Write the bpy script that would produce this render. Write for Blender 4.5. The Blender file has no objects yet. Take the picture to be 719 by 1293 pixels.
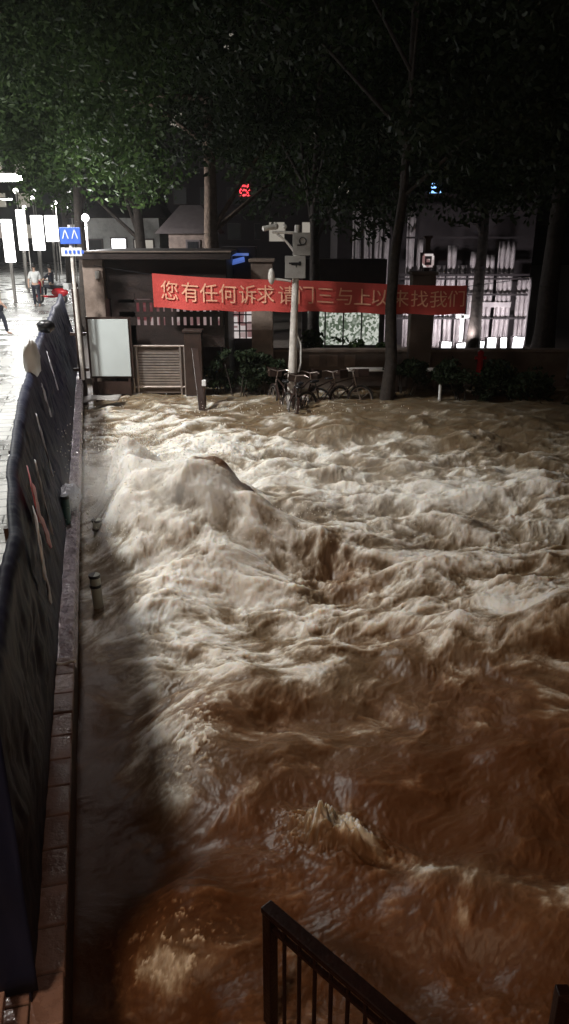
import bpy, bmesh, math, random
import numpy as np
from mathutils import Vector, Matrix, Euler

random.seed(7)
R = math.radians
scene = bpy.context.scene
COL = scene.collection

# ------------------------------------------------------------------ camera
CAM_H, PITCH = 3.7, R(20.0)
cam_d = bpy.data.cameras.new("camera")
cam = bpy.data.objects.new("camera", cam_d)
COL.objects.link(cam)
cam.location = (0, 0, CAM_H)
cam.rotation_euler = (R(90) - PITCH, 0, 0)
cam_d.sensor_fit = 'VERTICAL'
cam_d.sensor_height = 24
cam_d.lens = 24 * 977 / 1293
cam_d.clip_start = 0.05
cam_d.clip_end = 900
scene.camera = cam

# ------------------------------------------------------------------ night sky and exposure
world = bpy.data.worlds.new("World")
scene.world = world
world.use_nodes = True
wn = world.node_tree.nodes
bg = wn["Background"]
sky = wn.new("ShaderNodeTexSky")
sky.sky_type = 'NISHITA'
sky.sun_disc = False
sky.sun_elevation = R(-7)
sky.sun_rotation = R(40)
world.node_tree.links.new(sky.outputs[0], bg.inputs[0])
bg.inputs[1].default_value = 0.10
scene.view_settings.view_transform = 'Standard'
scene.view_settings.look = 'None'
scene.view_settings.exposure = 0.0
scene.view_settings.gamma = 1.0
scene.view_settings.use_curve_mapping = False
scene.cycles.max_bounces = 5
scene.cycles.sample_clamp_indirect = 4.0
scene.cycles.use_denoising = True
scene.cycles.volume_step_rate = 2.0
scene.cycles.volume_bounces = 1

MAIN_LAMP = 6800.0       # W, the white street lamps that light flood and gate
WARM_FILL = 1800.0         # W, added warm fill lamp behind the viewer
STREET_LAMP = 6000.0

# ------------------------------------------------------------------ helpers: measuring
CP, SP = math.cos(PITCH), math.sin(PITCH)
def ray(u, v):
    x, up, f = u - 359.5, 646.5 - v, 977.0
    return Vector((x, up * SP + f * CP, up * CP - f * SP))
def P(u, v, Y):
    d = ray(u, v)
    return Vector((d.x / d.y * Y, Y, CAM_H + d.z / d.y * Y))
def G(u, v, z):
    d = ray(u, v)
    k = (z - CAM_H) / d.z
    return Vector((d.x * k, d.y * k, z))
YAW = R(13.5)
DV = Vector((-math.sin(YAW), math.cos(YAW), 0))     # along the street
PV = Vector((math.cos(YAW), math.sin(YAW), 0))      # across the street, to the river
def S(t, s, z):
    return DV * t + PV * s + Vector((0, 0, z))

# ------------------------------------------------------------------ helpers: objects
def tag(o, label=None, cat=None, group=None, kind=None):
    if label: o["label"] = label
    if cat: o["category"] = cat
    if group: o["group"] = group
    if kind: o["kind"] = kind
    return o
def empty(name, loc=(0, 0, 0), rz=0.0):
    o = bpy.data.objects.new(name, None)
    COL.objects.link(o)
    o.location = loc
    o.rotation_euler = (0, 0, rz)
    return o
def link(name, me, mat=None, parent=None):
    o = bpy.data.objects.new(name, me)
    COL.objects.link(o)
    if mat is not None:
        for m in (mat if isinstance(mat, (list, tuple)) else [mat]):
            me.materials.append(m)
    if parent: o.parent = parent
    return o
def copy_tree(o, parent=None):
    c = o.copy()
    COL.objects.link(c)
    if parent: c.parent = parent
    for ch in list(o.children):
        copy_tree(ch, c)
    return c
class MB:
    def __init__(self): self.bm = bmesh.new(); self.mi = 0
    def box(self, c, size, rot=None):
        r = bmesh.ops.create_cube(self.bm, size=1.0)
        M = Matrix.Translation(Vector(c)) @ ((rot.to_matrix().to_4x4()) if rot else Matrix.Identity(4)) @ Matrix.Diagonal((size[0], size[1], size[2], 1))
        bmesh.ops.transform(self.bm, matrix=M, verts=r['verts'])
        self._mat(r['verts']); return self
    def _mat(self, vs):
        if self.mi:
            for f in set(f for v in vs for f in v.link_faces): f.material_index = self.mi
    def bar(self, a, b, r0, r1=None, n=10):
        a, b = Vector(a), Vector(b)
        r1 = r0 if r1 is None else r1
        L = (b - a).length
        if L < 1e-6: return self
        r = bmesh.ops.create_cone(self.bm, cap_ends=True, segments=n, radius1=r0, radius2=r1, depth=L)
        q = (b - a).to_track_quat('Z', 'Y')
        bmesh.ops.transform(self.bm, matrix=Matrix.Translation((a + b) / 2) @ q.to_matrix().to_4x4(), verts=r['verts'])
        self._mat(r['verts']); return self
    def beam(self, a, b, w, h):
        a, b = Vector(a), Vector(b)
        r = bmesh.ops.create_cube(self.bm, size=1.0)
        q = (b - a).to_track_quat('Y', 'Z')
        M = Matrix.Translation((a + b) / 2) @ q.to_matrix().to_4x4() @ Matrix.Diagonal((w, (b - a).length, h, 1))
        bmesh.ops.transform(self.bm, matrix=M, verts=r['verts'])
        self._mat(r['verts']); return self
    def tube(self, pts, r, n=8):
        for a, b in zip(pts[:-1], pts[1:]): self.bar(a, b, r, r, n)
        for p in pts[1:-1]: self.ball(p, (r, r, r), 8, 6)
        return self
    def ball(self, c, rad, u=16, v=10):
        r = bmesh.ops.create_uvsphere(self.bm, u_segments=u, v_segments=v, radius=1.0)
        bmesh.ops.transform(self.bm, matrix=Matrix.Translation(Vector(c)) @ Matrix.Diagonal((rad[0], rad[1], rad[2], 1)), verts=r['verts'])
        self._mat(r['verts']); return self
    def torus(self, c, axis, Rr, r, n=28, k=8):
        axis = Vector(axis).normalized()
        q = axis.to_track_quat('Z', 'Y')
        rings = []
        for i in range(n):
            a = 2 * math.pi * i / n
            ring = []
            for j in range(k):
                b = 2 * math.pi * j / k
                p = Vector(((Rr + r * math.cos(b)) * math.cos(a), (Rr + r * math.cos(b)) * math.sin(a), r * math.sin(b)))
                ring.append(self.bm.verts.new(q @ p + Vector(c)))
            rings.append(ring)
        for i in range(n):
            for j in range(k):
                f = self.bm.faces.new((rings[i][j], rings[(i + 1) % n][j], rings[(i + 1) % n][(j + 1) % k], rings[i][(j + 1) % k]))
                f.material_index = self.mi
        return self
    def build(self, name, mat, parent=None, smooth=False, bevel=0.0):
        me = bpy.data.meshes.new(name)
        bmesh.ops.recalc_face_normals(self.bm, faces=self.bm.faces[:])
        self.bm.to_mesh(me); self.bm.free()
        if smooth:
            me.polygons.foreach_set('use_smooth', [True] * len(me.polygons))
            try: me.set_sharp_from_angle(angle=R(40))
            except Exception: pass
        o = link(name, me, mat, parent)
        if bevel:
            m = o.modifiers.new("bevel", 'BEVEL'); m.width = bevel; m.segments = 2; m.limit_method = 'ANGLE'
        return o
def grid_mesh(name, V, mat, parent=None, smooth=True, thick=0.0):
    """V: array (rows, cols, 3)"""
    n, m = V.shape[:2]
    idx = np.arange(n * m).reshape(n, m)
    F = np.stack([idx[:-1, :-1], idx[:-1, 1:], idx[1:, 1:], idx[1:, :-1]], -1).reshape(-1, 4)
    me = bpy.data.meshes.new(name)
    me.vertices.add(n * m); me.vertices.foreach_set('co', V.astype(np.float32).ravel())
    me.loops.add(F.size); me.loops.foreach_set('vertex_index', F.astype(np.int32).ravel())
    me.polygons.add(len(F)); me.polygons.foreach_set('loop_start', np.arange(0, F.size, 4, dtype=np.int32))
    me.polygons.foreach_set('use_smooth', np.full(len(F), smooth))
    me.update(calc_edges=True)
    o = link(name, me, mat, parent)
    if thick:
        md = o.modifiers.new("solid", 'SOLIDIFY'); md.thickness = thick
    return o

# ------------------------------------------------------------------ helpers: numpy noise
def gnoise(x, y, seed=0):
    xi = np.floor(x).astype(np.int64); yi = np.floor(y).astype(np.int64)
    xf = x - xi; yf = y - yi
    def g(ix, iy):
        h = (ix * 374761393 + iy * 668265263 + seed * 2147483647 + 1013904223) & 0xffffffff
        h = ((h ^ (h >> 13)) * 1274126177) & 0xffffffff
        h = (h ^ (h >> 16)) & 0xffff
        a = h * (2 * math.pi / 65536)
        return np.cos(a), np.sin(a)
    u = xf * xf * xf * (xf * (xf * 6 - 15) + 10); v = yf * yf * yf * (yf * (yf * 6 - 15) + 10)
    g00 = g(xi, yi); g10 = g(xi + 1, yi); g01 = g(xi, yi + 1); g11 = g(xi + 1, yi + 1)
    n00 = g00[0] * xf + g00[1] * yf
    n10 = g10[0] * (xf - 1) + g10[1] * yf
    n01 = g01[0] * xf + g01[1] * (yf - 1)
    n11 = g11[0] * (xf - 1) + g11[1] * (yf - 1)
    return (n00 * (1 - u) + n10 * u) * (1 - v) + (n01 * (1 - u) + n11 * u) * v
def fbm(x, y, seed=0, octs=4, gain=0.5):
    a, s, t = 1.0, 1.0, 0
    for i in range(octs):
        t = t + a * gnoise(x * s + 17.3 * i, y * s - 9.1 * i, seed + i)
        a *= gain; s *= 2.03
    return t * 1.6
def ridged(x, y, seed=0, octs=4, gain=0.55):
    a, s, t, w = 1.0, 1.0, 0, 0
    for i in range(octs):
        n = 1 - np.abs(gnoise(x * s + 5.7 * i, y * s + 3.3 * i, seed + i)) * 2.6
        t = t + a * np.clip(n, 0, 1) ** 2; w += a
        a *= gain; s *= 2.1
    return t / w
def sstep(a, b, x):
    t = np.clip((x - a) / (b - a), 0, 1); return t * t * (3 - 2 * t)

# ------------------------------------------------------------------ materials
def mat(name, col, rough=0.6, metal=0.0, var=0.15, scale=6.0, bump=0.0, bscale=30.0, emit=None, estr=0.0, spec=0.5, dirt=None, dscale=2.0):
    m = bpy.data.materials.new(name); m.use_nodes = True
    nt = m.node_tree; b = nt.nodes["Principled BSDF"]
    b.inputs['Roughness'].default_value = rough
    b.inputs['Metallic'].default_value = metal
    b.inputs['Specular IOR Level'].default_value = spec
    tc = nt.nodes.new("ShaderNodeTexCoord")
    n = nt.nodes.new("ShaderNodeTexNoise"); n.inputs['Scale'].default_value = scale; n.inputs['Detail'].default_value = 5
    nt.links.new(tc.outputs['Object'], n.inputs['Vector'])
    r = nt.nodes.new("ShaderNodeValToRGB")
    r.color_ramp.elements[0].position = 0.3; r.color_ramp.elements[1].position = 0.7
    r.color_ramp.elements[0].color = tuple(c * (1 - var) for c in col) + (1,)
    r.color_ramp.elements[1].color = tuple(min(1, c * (1 + var)) for c in col) + (1,)
    nt.links.new(n.outputs[0], r.inputs[0])
    out = r.outputs[0]
    if dirt:
        n2 = nt.nodes.new("ShaderNodeTexNoise"); n2.inputs['Scale'].default_value = dscale; n2.inputs['Detail'].default_value = 8; n2.inputs['Roughness'].default_value = 0.7
        nt.links.new(tc.outputs['Object'], n2.inputs['Vector'])
        r2 = nt.nodes.new("ShaderNodeValToRGB"); r2.color_ramp.elements[0].position = 0.45; r2.color_ramp.elements[1].position = 0.68
        nt.links.new(n2.outputs[0], r2.inputs[0])
        mx = nt.nodes.new("ShaderNodeMixRGB"); mx.inputs[2].default_value = tuple(dirt) + (1,)
        nt.links.new(r2.outputs[0], mx.inputs[0]); nt.links.new(out, mx.inputs[1]); out = mx.outputs[0]
    nt.links.new(out, b.inputs['Base Color'])
    if bump:
        nb = nt.nodes.new("ShaderNodeTexNoise"); nb.inputs['Scale'].default_value = bscale; nb.inputs['Detail'].default_value = 4
        nt.links.new(tc.outputs['Object'], nb.inputs['Vector'])
        bp = nt.nodes.new("ShaderNodeBump"); bp.inputs['Strength'].default_value = bump; bp.inputs['Distance'].default_value = 0.03
        nt.links.new(nb.outputs[0], bp.inputs['Height']); nt.links.new(bp.outputs[0], b.inputs['Normal'])
    if emit:
        b.inputs['Emission Color'].default_value = tuple(emit) + (1,)
        b.inputs['Emission Strength'].default_value = estr
    return m
M = {}
M['dark_paint'] = mat('dark_paint', (0.035, 0.02, 0.016), 0.35, 0.0, 0.3, bump=0.1)
M['dark_wood'] = mat('dark_wood', (0.016, 0.009, 0.008), 0.5, 0, 0.35, 3, bump=0.2, dirt=(0.03, 0.016, 0.014))
M['rail_metal'] = mat('rail_metal', (0.014, 0.006, 0.005), 0.32, 0.3, 0.3, 20, bump=0.12, bscale=60)
M['stone'] = mat('stone', (0.25, 0.19, 0.16), 0.6, 0, 0.2, 5, bump=0.2, dirt=(0.14, 0.1, 0.08))
M['stone_dim'] = mat('stone_dim', (0.16, 0.12, 0.10), 0.7, 0, 0.25, 4, bump=0.2, dirt=(0.07, 0.055, 0.045))
M['white_board'] = mat('white_board', (0.52, 0.56, 0.56), 0.16, 0, 0.05, 2, bump=0.03, bscale=4)
M['steel'] = mat('steel', (0.42, 0.36, 0.33), 0.3, 0.7, 0.15, 8, bump=0.05)
M['pole_paint'] = mat('pole_paint', (0.72, 0.68, 0.64), 0.45, 0, 0.08, 6, bump=0.05, dirt=(0.4, 0.36, 0.33))
M['sign_grey'] = mat('sign_grey', (0.36, 0.34, 0.32), 0.5, 0, 0.1, 4, dirt=(0.22, 0.2, 0.19))
M['black_plastic'] = mat('black_plastic', (0.012, 0.012, 0.014), 0.35, 0, 0.2)
M['banner'] = mat('banner', (0.56, 0.07, 0.06), 0.55, 0, 0.18, 1.5, bump=0.15, bscale=9)
M['letter'] = mat('letter', (0.85, 0.45, 0.30), 0.6, 0, 0.2, 7)
M['tarp'] = mat('tarp', (0.011, 0.015, 0.042), 0.6, 0, 0.4, 2, bump=0.3, bscale=5, dirt=(0.012, 0.012, 0.028), spec=.18)
M['pale_cloth'] = mat('pale_cloth', (0.42, 0.42, 0.46), 0.5, 0, 0.2, 4, bump=0.3, bscale=14)
M['pink_cloth'] = mat('pink_cloth', (0.45, 0.10, 0.12), 0.5, 0, 0.25, 5, bump=0.3, bscale=14)
M['sack'] = mat('sack', (0.6, 0.6, 0.58), 0.45, 0, 0.15, 4, bump=0.5, bscale=10)
M['foil'] = mat('foil', (0.55, 0.58, 0.65), 0.25, 0.1, 0.15, 4, bump=0.9, bscale=12)
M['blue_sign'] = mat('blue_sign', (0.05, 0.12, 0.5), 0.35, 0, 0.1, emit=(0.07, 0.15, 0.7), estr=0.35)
M['white_paint'] = mat('white_paint', (0.8, 0.8, 0.8), 0.5, 0, 0.06)
M['rubber'] = mat('rubber', (0.015, 0.015, 0.015), 0.6)
M['red_paint'] = mat('red_paint', (0.55, 0.02, 0.03), 0.25, 0, 0.1)
M['blue_paint'] = mat('blue_paint', (0.03, 0.06, 0.2), 0.3, 0, 0.1)
M['bark'] = mat('bark', (0.03, 0.022, 0.018), 0.85, 0, 0.4, 9, bump=0.8, bscale=14)
M['bark_pale'] = mat('bark_pale', (0.13, 0.09, 0.065), 0.85, 0, 0.4, 9, bump=0.8, bscale=14)
M['skin'] = mat('skin', (0.5, 0.32, 0.24), 0.55)
M['hair'] = mat('hair', (0.012, 0.01, 0.01), 0.5)
M['white_shirt'] = mat('white_shirt', (0.7, 0.7, 0.7), 0.8, bump=0.3)
M['green_shirt'] = mat('green_shirt', (0.45, 0.5, 0.3), 0.8, bump=0.3)
M['dark_cloth'] = mat('dark_cloth', (0.02, 0.022, 0.035), 0.8, bump=0.3)
M['green_plastic'] = mat('green_plastic', (0.03, 0.09, 0.08), 0.3, 0, 0.2)
M['pale_plastic'] = mat('pale_plastic', (0.45, 0.48, 0.42), 0.3, 0, 0.15)
M['house_white'] = mat('house_white', (0.55, 0.55, 0.54), 0.8, 0, 0.1, 2, dirt=(0.3, 0.3, 0.3))
M['roof_grey'] = mat('roof_grey', (0.12, 0.1, 0.1), 0.7)
M['facade_pale'] = mat('facade_pale', (0.5, 0.45, 0.46), 0.55, 0, 0.12, 3, dirt=(0.3, 0.26, 0.27))
M['facade_dark'] = mat('facade_dark', (0.03, 0.022, 0.025), 0.7, 0, 0.2)
M['tower'] = mat('tower', (0.05, 0.04, 0.045), 0.9, 0, 0.2, 0.4)
def glow(name, c, s, c2=None, scale=3.0):
    m = bpy.data.materials.new(name); m.use_nodes = True; nt = m.node_tree; b = nt.nodes["Principled BSDF"]
    b.inputs['Base Color'].default_value = (0.5, 0.5, 0.5, 1); b.inputs['Roughness'].default_value = 0.4
    b.inputs['Emission Color'].default_value = tuple(c) + (1,); b.inputs['Emission Strength'].default_value = s
    if c2:
        tc = nt.nodes.new("ShaderNodeTexCoord")
        v = nt.nodes.new("ShaderNodeTexVoronoi"); v.inputs['Scale'].default_value = scale; v.distance = 'CHEBYCHEV'
        nt.links.new(tc.outputs['Object'], v.inputs['Vector'])
        mx = nt.nodes.new("ShaderNodeMixRGB"); mx.inputs[1].default_value = tuple(c) + (1,); mx.inputs[2].default_value = tuple(c2) + (1,)
        sp = nt.nodes.new("ShaderNodeSeparateColor"); nt.links.new(v.outputs['Color'], sp.inputs[0])
        r = nt.nodes.new("ShaderNodeValToRGB"); r.color_ramp.elements[0].position = 0.35; r.color_ramp.elements[1].position = 0.65
        nt.links.new(sp.outputs[0], r.inputs[0]); nt.links.new(r.outputs[0], mx.inputs[0]); nt.links.new(mx.outputs[0], b.inputs['Emission Color'])
    return m
M['glow_white'] = glow('glow_white', (1, 0.98, 0.95), 5)
M['glow_lamp'] = glow('glow_lamp', (1, 0.98, 0.92), 40)
M['glow_box'] = glow('glow_box', (0.95, 0.98, 1), 3.5)
M['glow_dim'] = glow('glow_dim', (1, 0.9, 0.88), 0.55, (0.35, 0.18, 0.18), 5)
M['glow_gap'] = glow('glow_gap', (0.9, 0.7, 0.68), 0.42, (0.3, 0.08, 0.09), 3)
M['glow_blue'] = glow('glow_blue', (0.25, 0.5, 1), 2.2)
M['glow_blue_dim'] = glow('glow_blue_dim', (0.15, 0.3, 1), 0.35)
M['glow_red'] = glow('glow_red', (1, 0.03, 0.05), 2.2)
M['glow_window'] = glow('glow_window', (1, 0.9, 0.75), 0.28)
M['glow_shop'] = glow('glow_shop', (0.75, 0.78, 0.7), 0.7, (0.10, 0.14, 0.09), 16)

def leaf_mat(name, c1, c2):
    m = bpy.data.materials.new(name); m.use_nodes = True; nt = m.node_tree; b = nt.nodes["Principled BSDF"]
    g = nt.nodes.new("ShaderNodeNewGeometry"); r = nt.nodes.new("ShaderNodeValToRGB")
    r.color_ramp.elements[0].color = tuple(c1) + (1,); r.color_ramp.elements[1].color = tuple(c2) + (1,)
    nt.links.new(g.outputs['Random Per Island'], r.inputs[0]); nt.links.new(r.outputs[0], b.inputs['Base Color'])
    b.inputs['Roughness'].default_value = 0.6; b.inputs['Specular IOR Level'].default_value = 0.2
    tr = nt.nodes.new("ShaderNodeBsdfTranslucent"); nt.links.new(r.outputs[0], tr.inputs[0])
    mx = nt.nodes.new("ShaderNodeMixShader"); mx.inputs[0].default_value = 0.35
    nt.links.new(b.outputs[0], mx.inputs[1]); nt.links.new(tr.outputs[0], mx.inputs[2])
    nt.links.new(mx.outputs[0], nt.nodes["Material Output"].inputs[0])
    return m
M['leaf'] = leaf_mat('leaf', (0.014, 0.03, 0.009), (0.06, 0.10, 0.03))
M['leaf_dark'] = leaf_mat('leaf_dark', (0.012, 0.02, 0.009), (0.03, 0.045, 0.02))  # darker copy of leaf: lack of lamplight put into the colour

# ================================================================== SETTING
def sheet(name, pts, z, m, thick, parent=None, kind='structure'):
    bm = bmesh.new()
    vs = [bm.verts.new((p[0], p[1], z)) for p in pts]
    f = bm.faces.new(vs)
    if f.normal.z < 0: bmesh.ops.reverse_faces(bm, faces=[f])
    if thick:
        r = bmesh.ops.extrude_face_region(bm, geom=[f])
        for v in [g for g in r['geom'] if isinstance(g, bmesh.types.BMVert)]: v.co.z -= thick
    bmesh.ops.recalc_face_normals(bm, faces=bm.faces[:])
    me = bpy.data.meshes.new(name); bm.to_mesh(me); bm.free()
    o = link(name, me, m, parent)
    if kind: o['kind'] = kind
    return o
M['ground'] = mat('ground', (0.07, 0.055, 0.045), 0.9, 0, 0.3, 0.5, bump=0.2)
sheet('ground', [(-400, -60), (400, -60), (400, 700), (-400, 700)], -0.9, M['ground'], 0)
M['court'] = mat('court', (0.12, 0.10, 0.09), 0.5, 0, 0.2, 1.0, bump=0.3)
sheet('courtyard', [(-6.2, 20.0), (60, 20.0), (60, 90), (-22, 90)], 0.10, M['court'], 0.9)

# wet street
def street_mat():
    m = bpy.data.materials.new('wet_street'); m.use_nodes = True; nt = m.node_tree; b = nt.nodes["Principled BSDF"]
    L = nt.links.new
    tc = nt.nodes.new("ShaderNodeTexCoord"); mp = nt.nodes.new("ShaderNodeMapping"); mp.inputs['Rotation'].default_value = (0, 0, -YAW)
    L(tc.outputs['Object'], mp.inputs[0])
    br = nt.nodes.new("ShaderNodeTexBrick"); br.inputs['Scale'].default_value = 1.0
    br.inputs['Brick Width'].default_value = 0.6; br.inputs['Row Height'].default_value = 0.3; br.inputs['Mortar Size'].default_value = 0.012
    br.inputs['Color1'].default_value = (0.5, 0.5, 0.49, 1); br.inputs['Color2'].default_value = (0.4, 0.4, 0.39, 1); br.inputs['Mortar'].default_value = (0.08, 0.08, 0.08, 1)
    L(mp.outputs[0], br.inputs[0])
    n = nt.nodes.new("ShaderNodeTexNoise"); n.inputs['Scale'].default_value = 1.3; n.inputs['Detail'].default_value = 6
    L(mp.outputs[0], n.inputs[0])
    mx = nt.nodes.new("ShaderNodeMixRGB"); mx.blend_type = 'MULTIPLY'; mx.inputs[0].default_value = 0.6
    L(br.outputs[0], mx.inputs[1]); L(n.outputs[0], mx.inputs[2]); 
    L(mx.outputs[0], b.inputs['Base Color'])
    r = nt.nodes.new("ShaderNodeMapRange"); r.inputs[1].default_value = 0.4; r.inputs[2].default_value = 0.62; r.inputs[3].default_value = 0.12; r.inputs[4].default_value = 0.5
    L(n.outputs[0], r.inputs[0]); L(r.outputs[0], b.inputs['Roughness'])
    n2 = nt.nodes.new("ShaderNodeTexNoise"); n2.inputs['Scale'].default_value = 9; n2.inputs['Detail'].default_value = 5
    L(mp.outputs[0], n2.inputs[0])
    bp = nt.nodes.new("ShaderNodeBump"); bp.inputs['Strength'].default_value = 0.5; bp.inputs['Distance'].default_value = 0.03
    ad = nt.nodes.new("ShaderNodeMath"); ad.operation = 'ADD'; L(n2.outputs[0], ad.inputs[0]); L(br.outputs['Fac'], ad.inputs[1])
    L(n2.outputs[0], bp.inputs['Height']); L(bp.outputs[0], b.inputs['Normal'])
    return m
M['street'] = street_mat()
st = [S(-6, -0.66, 0), S(90, -0.66, 0), S(90, -30, 0), S(-6, -30, 0)]
sheet('street', [(p.x, p.y) for p in st], 0.58, M['street'], 1.4)
# zebra crossing bands on the street
mb = MB()
for i in range(6):
    t0 = 24.0 + i * 1.35
    mb.mi = 0
    a, b_ = S(t0, -2.0, 0.586), S(t0, -6.5, 0.586)
    q = [S(t0, -1.9, 0.588), S(t0 + .65, -1.9, 0.588), S(t0 + .65, -6.8, 0.588), S(t0, -6.8, 0.588)]
    vs = [mb.bm.verts.new(p) for p in q]; mb.bm.faces.new(vs)
o = mb.build('road_marking', M['white_paint']); o['kind'] = 'structure'

# ------------------------------------------------------------------ river wall with coping
def brick_mat():
    m = bpy.data.materials.new('brick_coping'); m.use_nodes = True; nt = m.node_tree; b = nt.nodes["Principled BSDF"]; L = nt.links.new
    tc = nt.nodes.new("ShaderNodeTexCoord"); n = nt.nodes.new("ShaderNodeTexNoise"); n.inputs['Scale'].default_value = 7; n.inputs['Detail'].default_value = 7
    L(tc.outputs['Object'], n.inputs[0]); g = nt.nodes.new("ShaderNodeNewGeometry")
    r = nt.nodes.new("ShaderNodeValToRGB"); r.color_ramp.elements[0].color = (0.34, 0.21, 0.18, 1); r.color_ramp.elements[1].color = (0.62, 0.42, 0.38, 1)
    L(g.outputs['Random Per Island'], r.inputs[0])
    mx = nt.nodes.new("ShaderNodeMixRGB"); mx.blend_type = 'MULTIPLY'; mx.inputs[0].default_value = 0.8
    L(r.outputs[0], mx.inputs[1]); L(n.outputs[0], mx.inputs[2]); L(mx.outputs[0], b.inputs['Base Color'])
    rr = nt.nodes.new("ShaderNodeMapRange"); rr.inputs[1].default_value = 0.4; rr.inputs[2].default_value = 0.6; rr.inputs[3].default_value = 0.15; rr.inputs[4].default_value = 0.55
    L(n.outputs[0], rr.inputs[0]); L(rr.outputs[0], b.inputs['Roughness'])
    n2 = nt.nodes.new("ShaderNodeTexNoise"); n2.inputs['Scale'].default_value = 45; L(tc.outputs['Object'], n2.inputs[0])
    bp = nt.nodes.new("ShaderNodeBump"); bp.inputs['Strength'].default_value = 0.5; bp.inputs['Distance'].default_value = 0.01
    L(n2.outputs[0], bp.inputs['Height']); L(bp.outputs[0], b.inputs['Normal'])
    return m
M['brick'] = brick_mat()
M['wall_dark'] = mat('wall_dark', (0.07, 0.045, 0.035), 0.5, 0, 0.4, 2.5, bump=0.4, bscale=9, dirt=(0.03, 0.02, 0.015), dscale=1.2)
rw = empty('river_wall', S(2, -0.5, -0.9)); tag(rw, 'long low river wall with wet brick coping under the dark fence', 'river wall')
def W(root, o):
    o.parent = root; o.matrix_parent_inverse = Matrix.Translation(-Vector(root.location)) if root.rotation_euler.z == 0 else root.matrix_basis.inverted(); return o
mb = MB(); mb.beam(S(-6, -0.52, -0.23), S(19.5, -0.52, -0.23), 0.25, 1.34)
W(rw, mb.build('wall_body', M['wall_dark']))
mb = MB(); t = -1.0
while t < 5.35:                                            # two rows of brick, hand laid
    for k, (s0, s1) in enumerate(((-0.65, -0.52), (-0.512, -0.372))):
        L_ = 0.262
        dt = 0.13 * k
        a = S(t + dt, (s0 + s1) / 2, 0.47 + random.uniform(-.004, .004)); b_ = S(t + dt + L_ - 0.014, (s0 + s1) / 2 + random.uniform(-.004, .004), 0.47 + random.uniform(-.004, .004))
        mb.beam(a, b_, s1 - s0, 0.06)
    t += 0.262
W(rw, mb.build('brick_coping', M['brick'], bevel=0.006))
mb = MB(); mb.beam(S(-1.0, -0.51, 0.46), S(5.6, -0.51, 0.46), 0.262, 0.05)
W(rw, mb.build('mortar_bed', M['wall_dark']))
# the wet stretch of coping further on, thin water running over it
M['wet_cope'] = mat('wet_cope', (0.42, 0.38, 0.43), 0.13, 0, 0.4, 6, bump=1.0, bscale=26)
ts = np.linspace(5.66, 19.4, 900); ss = np.linspace(-0.66, -0.36, 34)
T, Sx = np.meshgrid(ts, ss, indexing='ij')
Hn = 0.03 * fbm(T * 5, Sx * 7, 3, 4) + 0.02 * ridged(T * 9, Sx * 12, 8, 3)
edge = sstep(-0.39, -0.36, Sx)
Z = 0.475 + Hn * 0.9 - edge * 0.10
V = np.stack([DV.x * T + PV.x * Sx, DV.y * T + PV.y * Sx, Z], -1)
W(rw, grid_mesh('wet_coping', V, M['wet_cope']))

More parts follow.
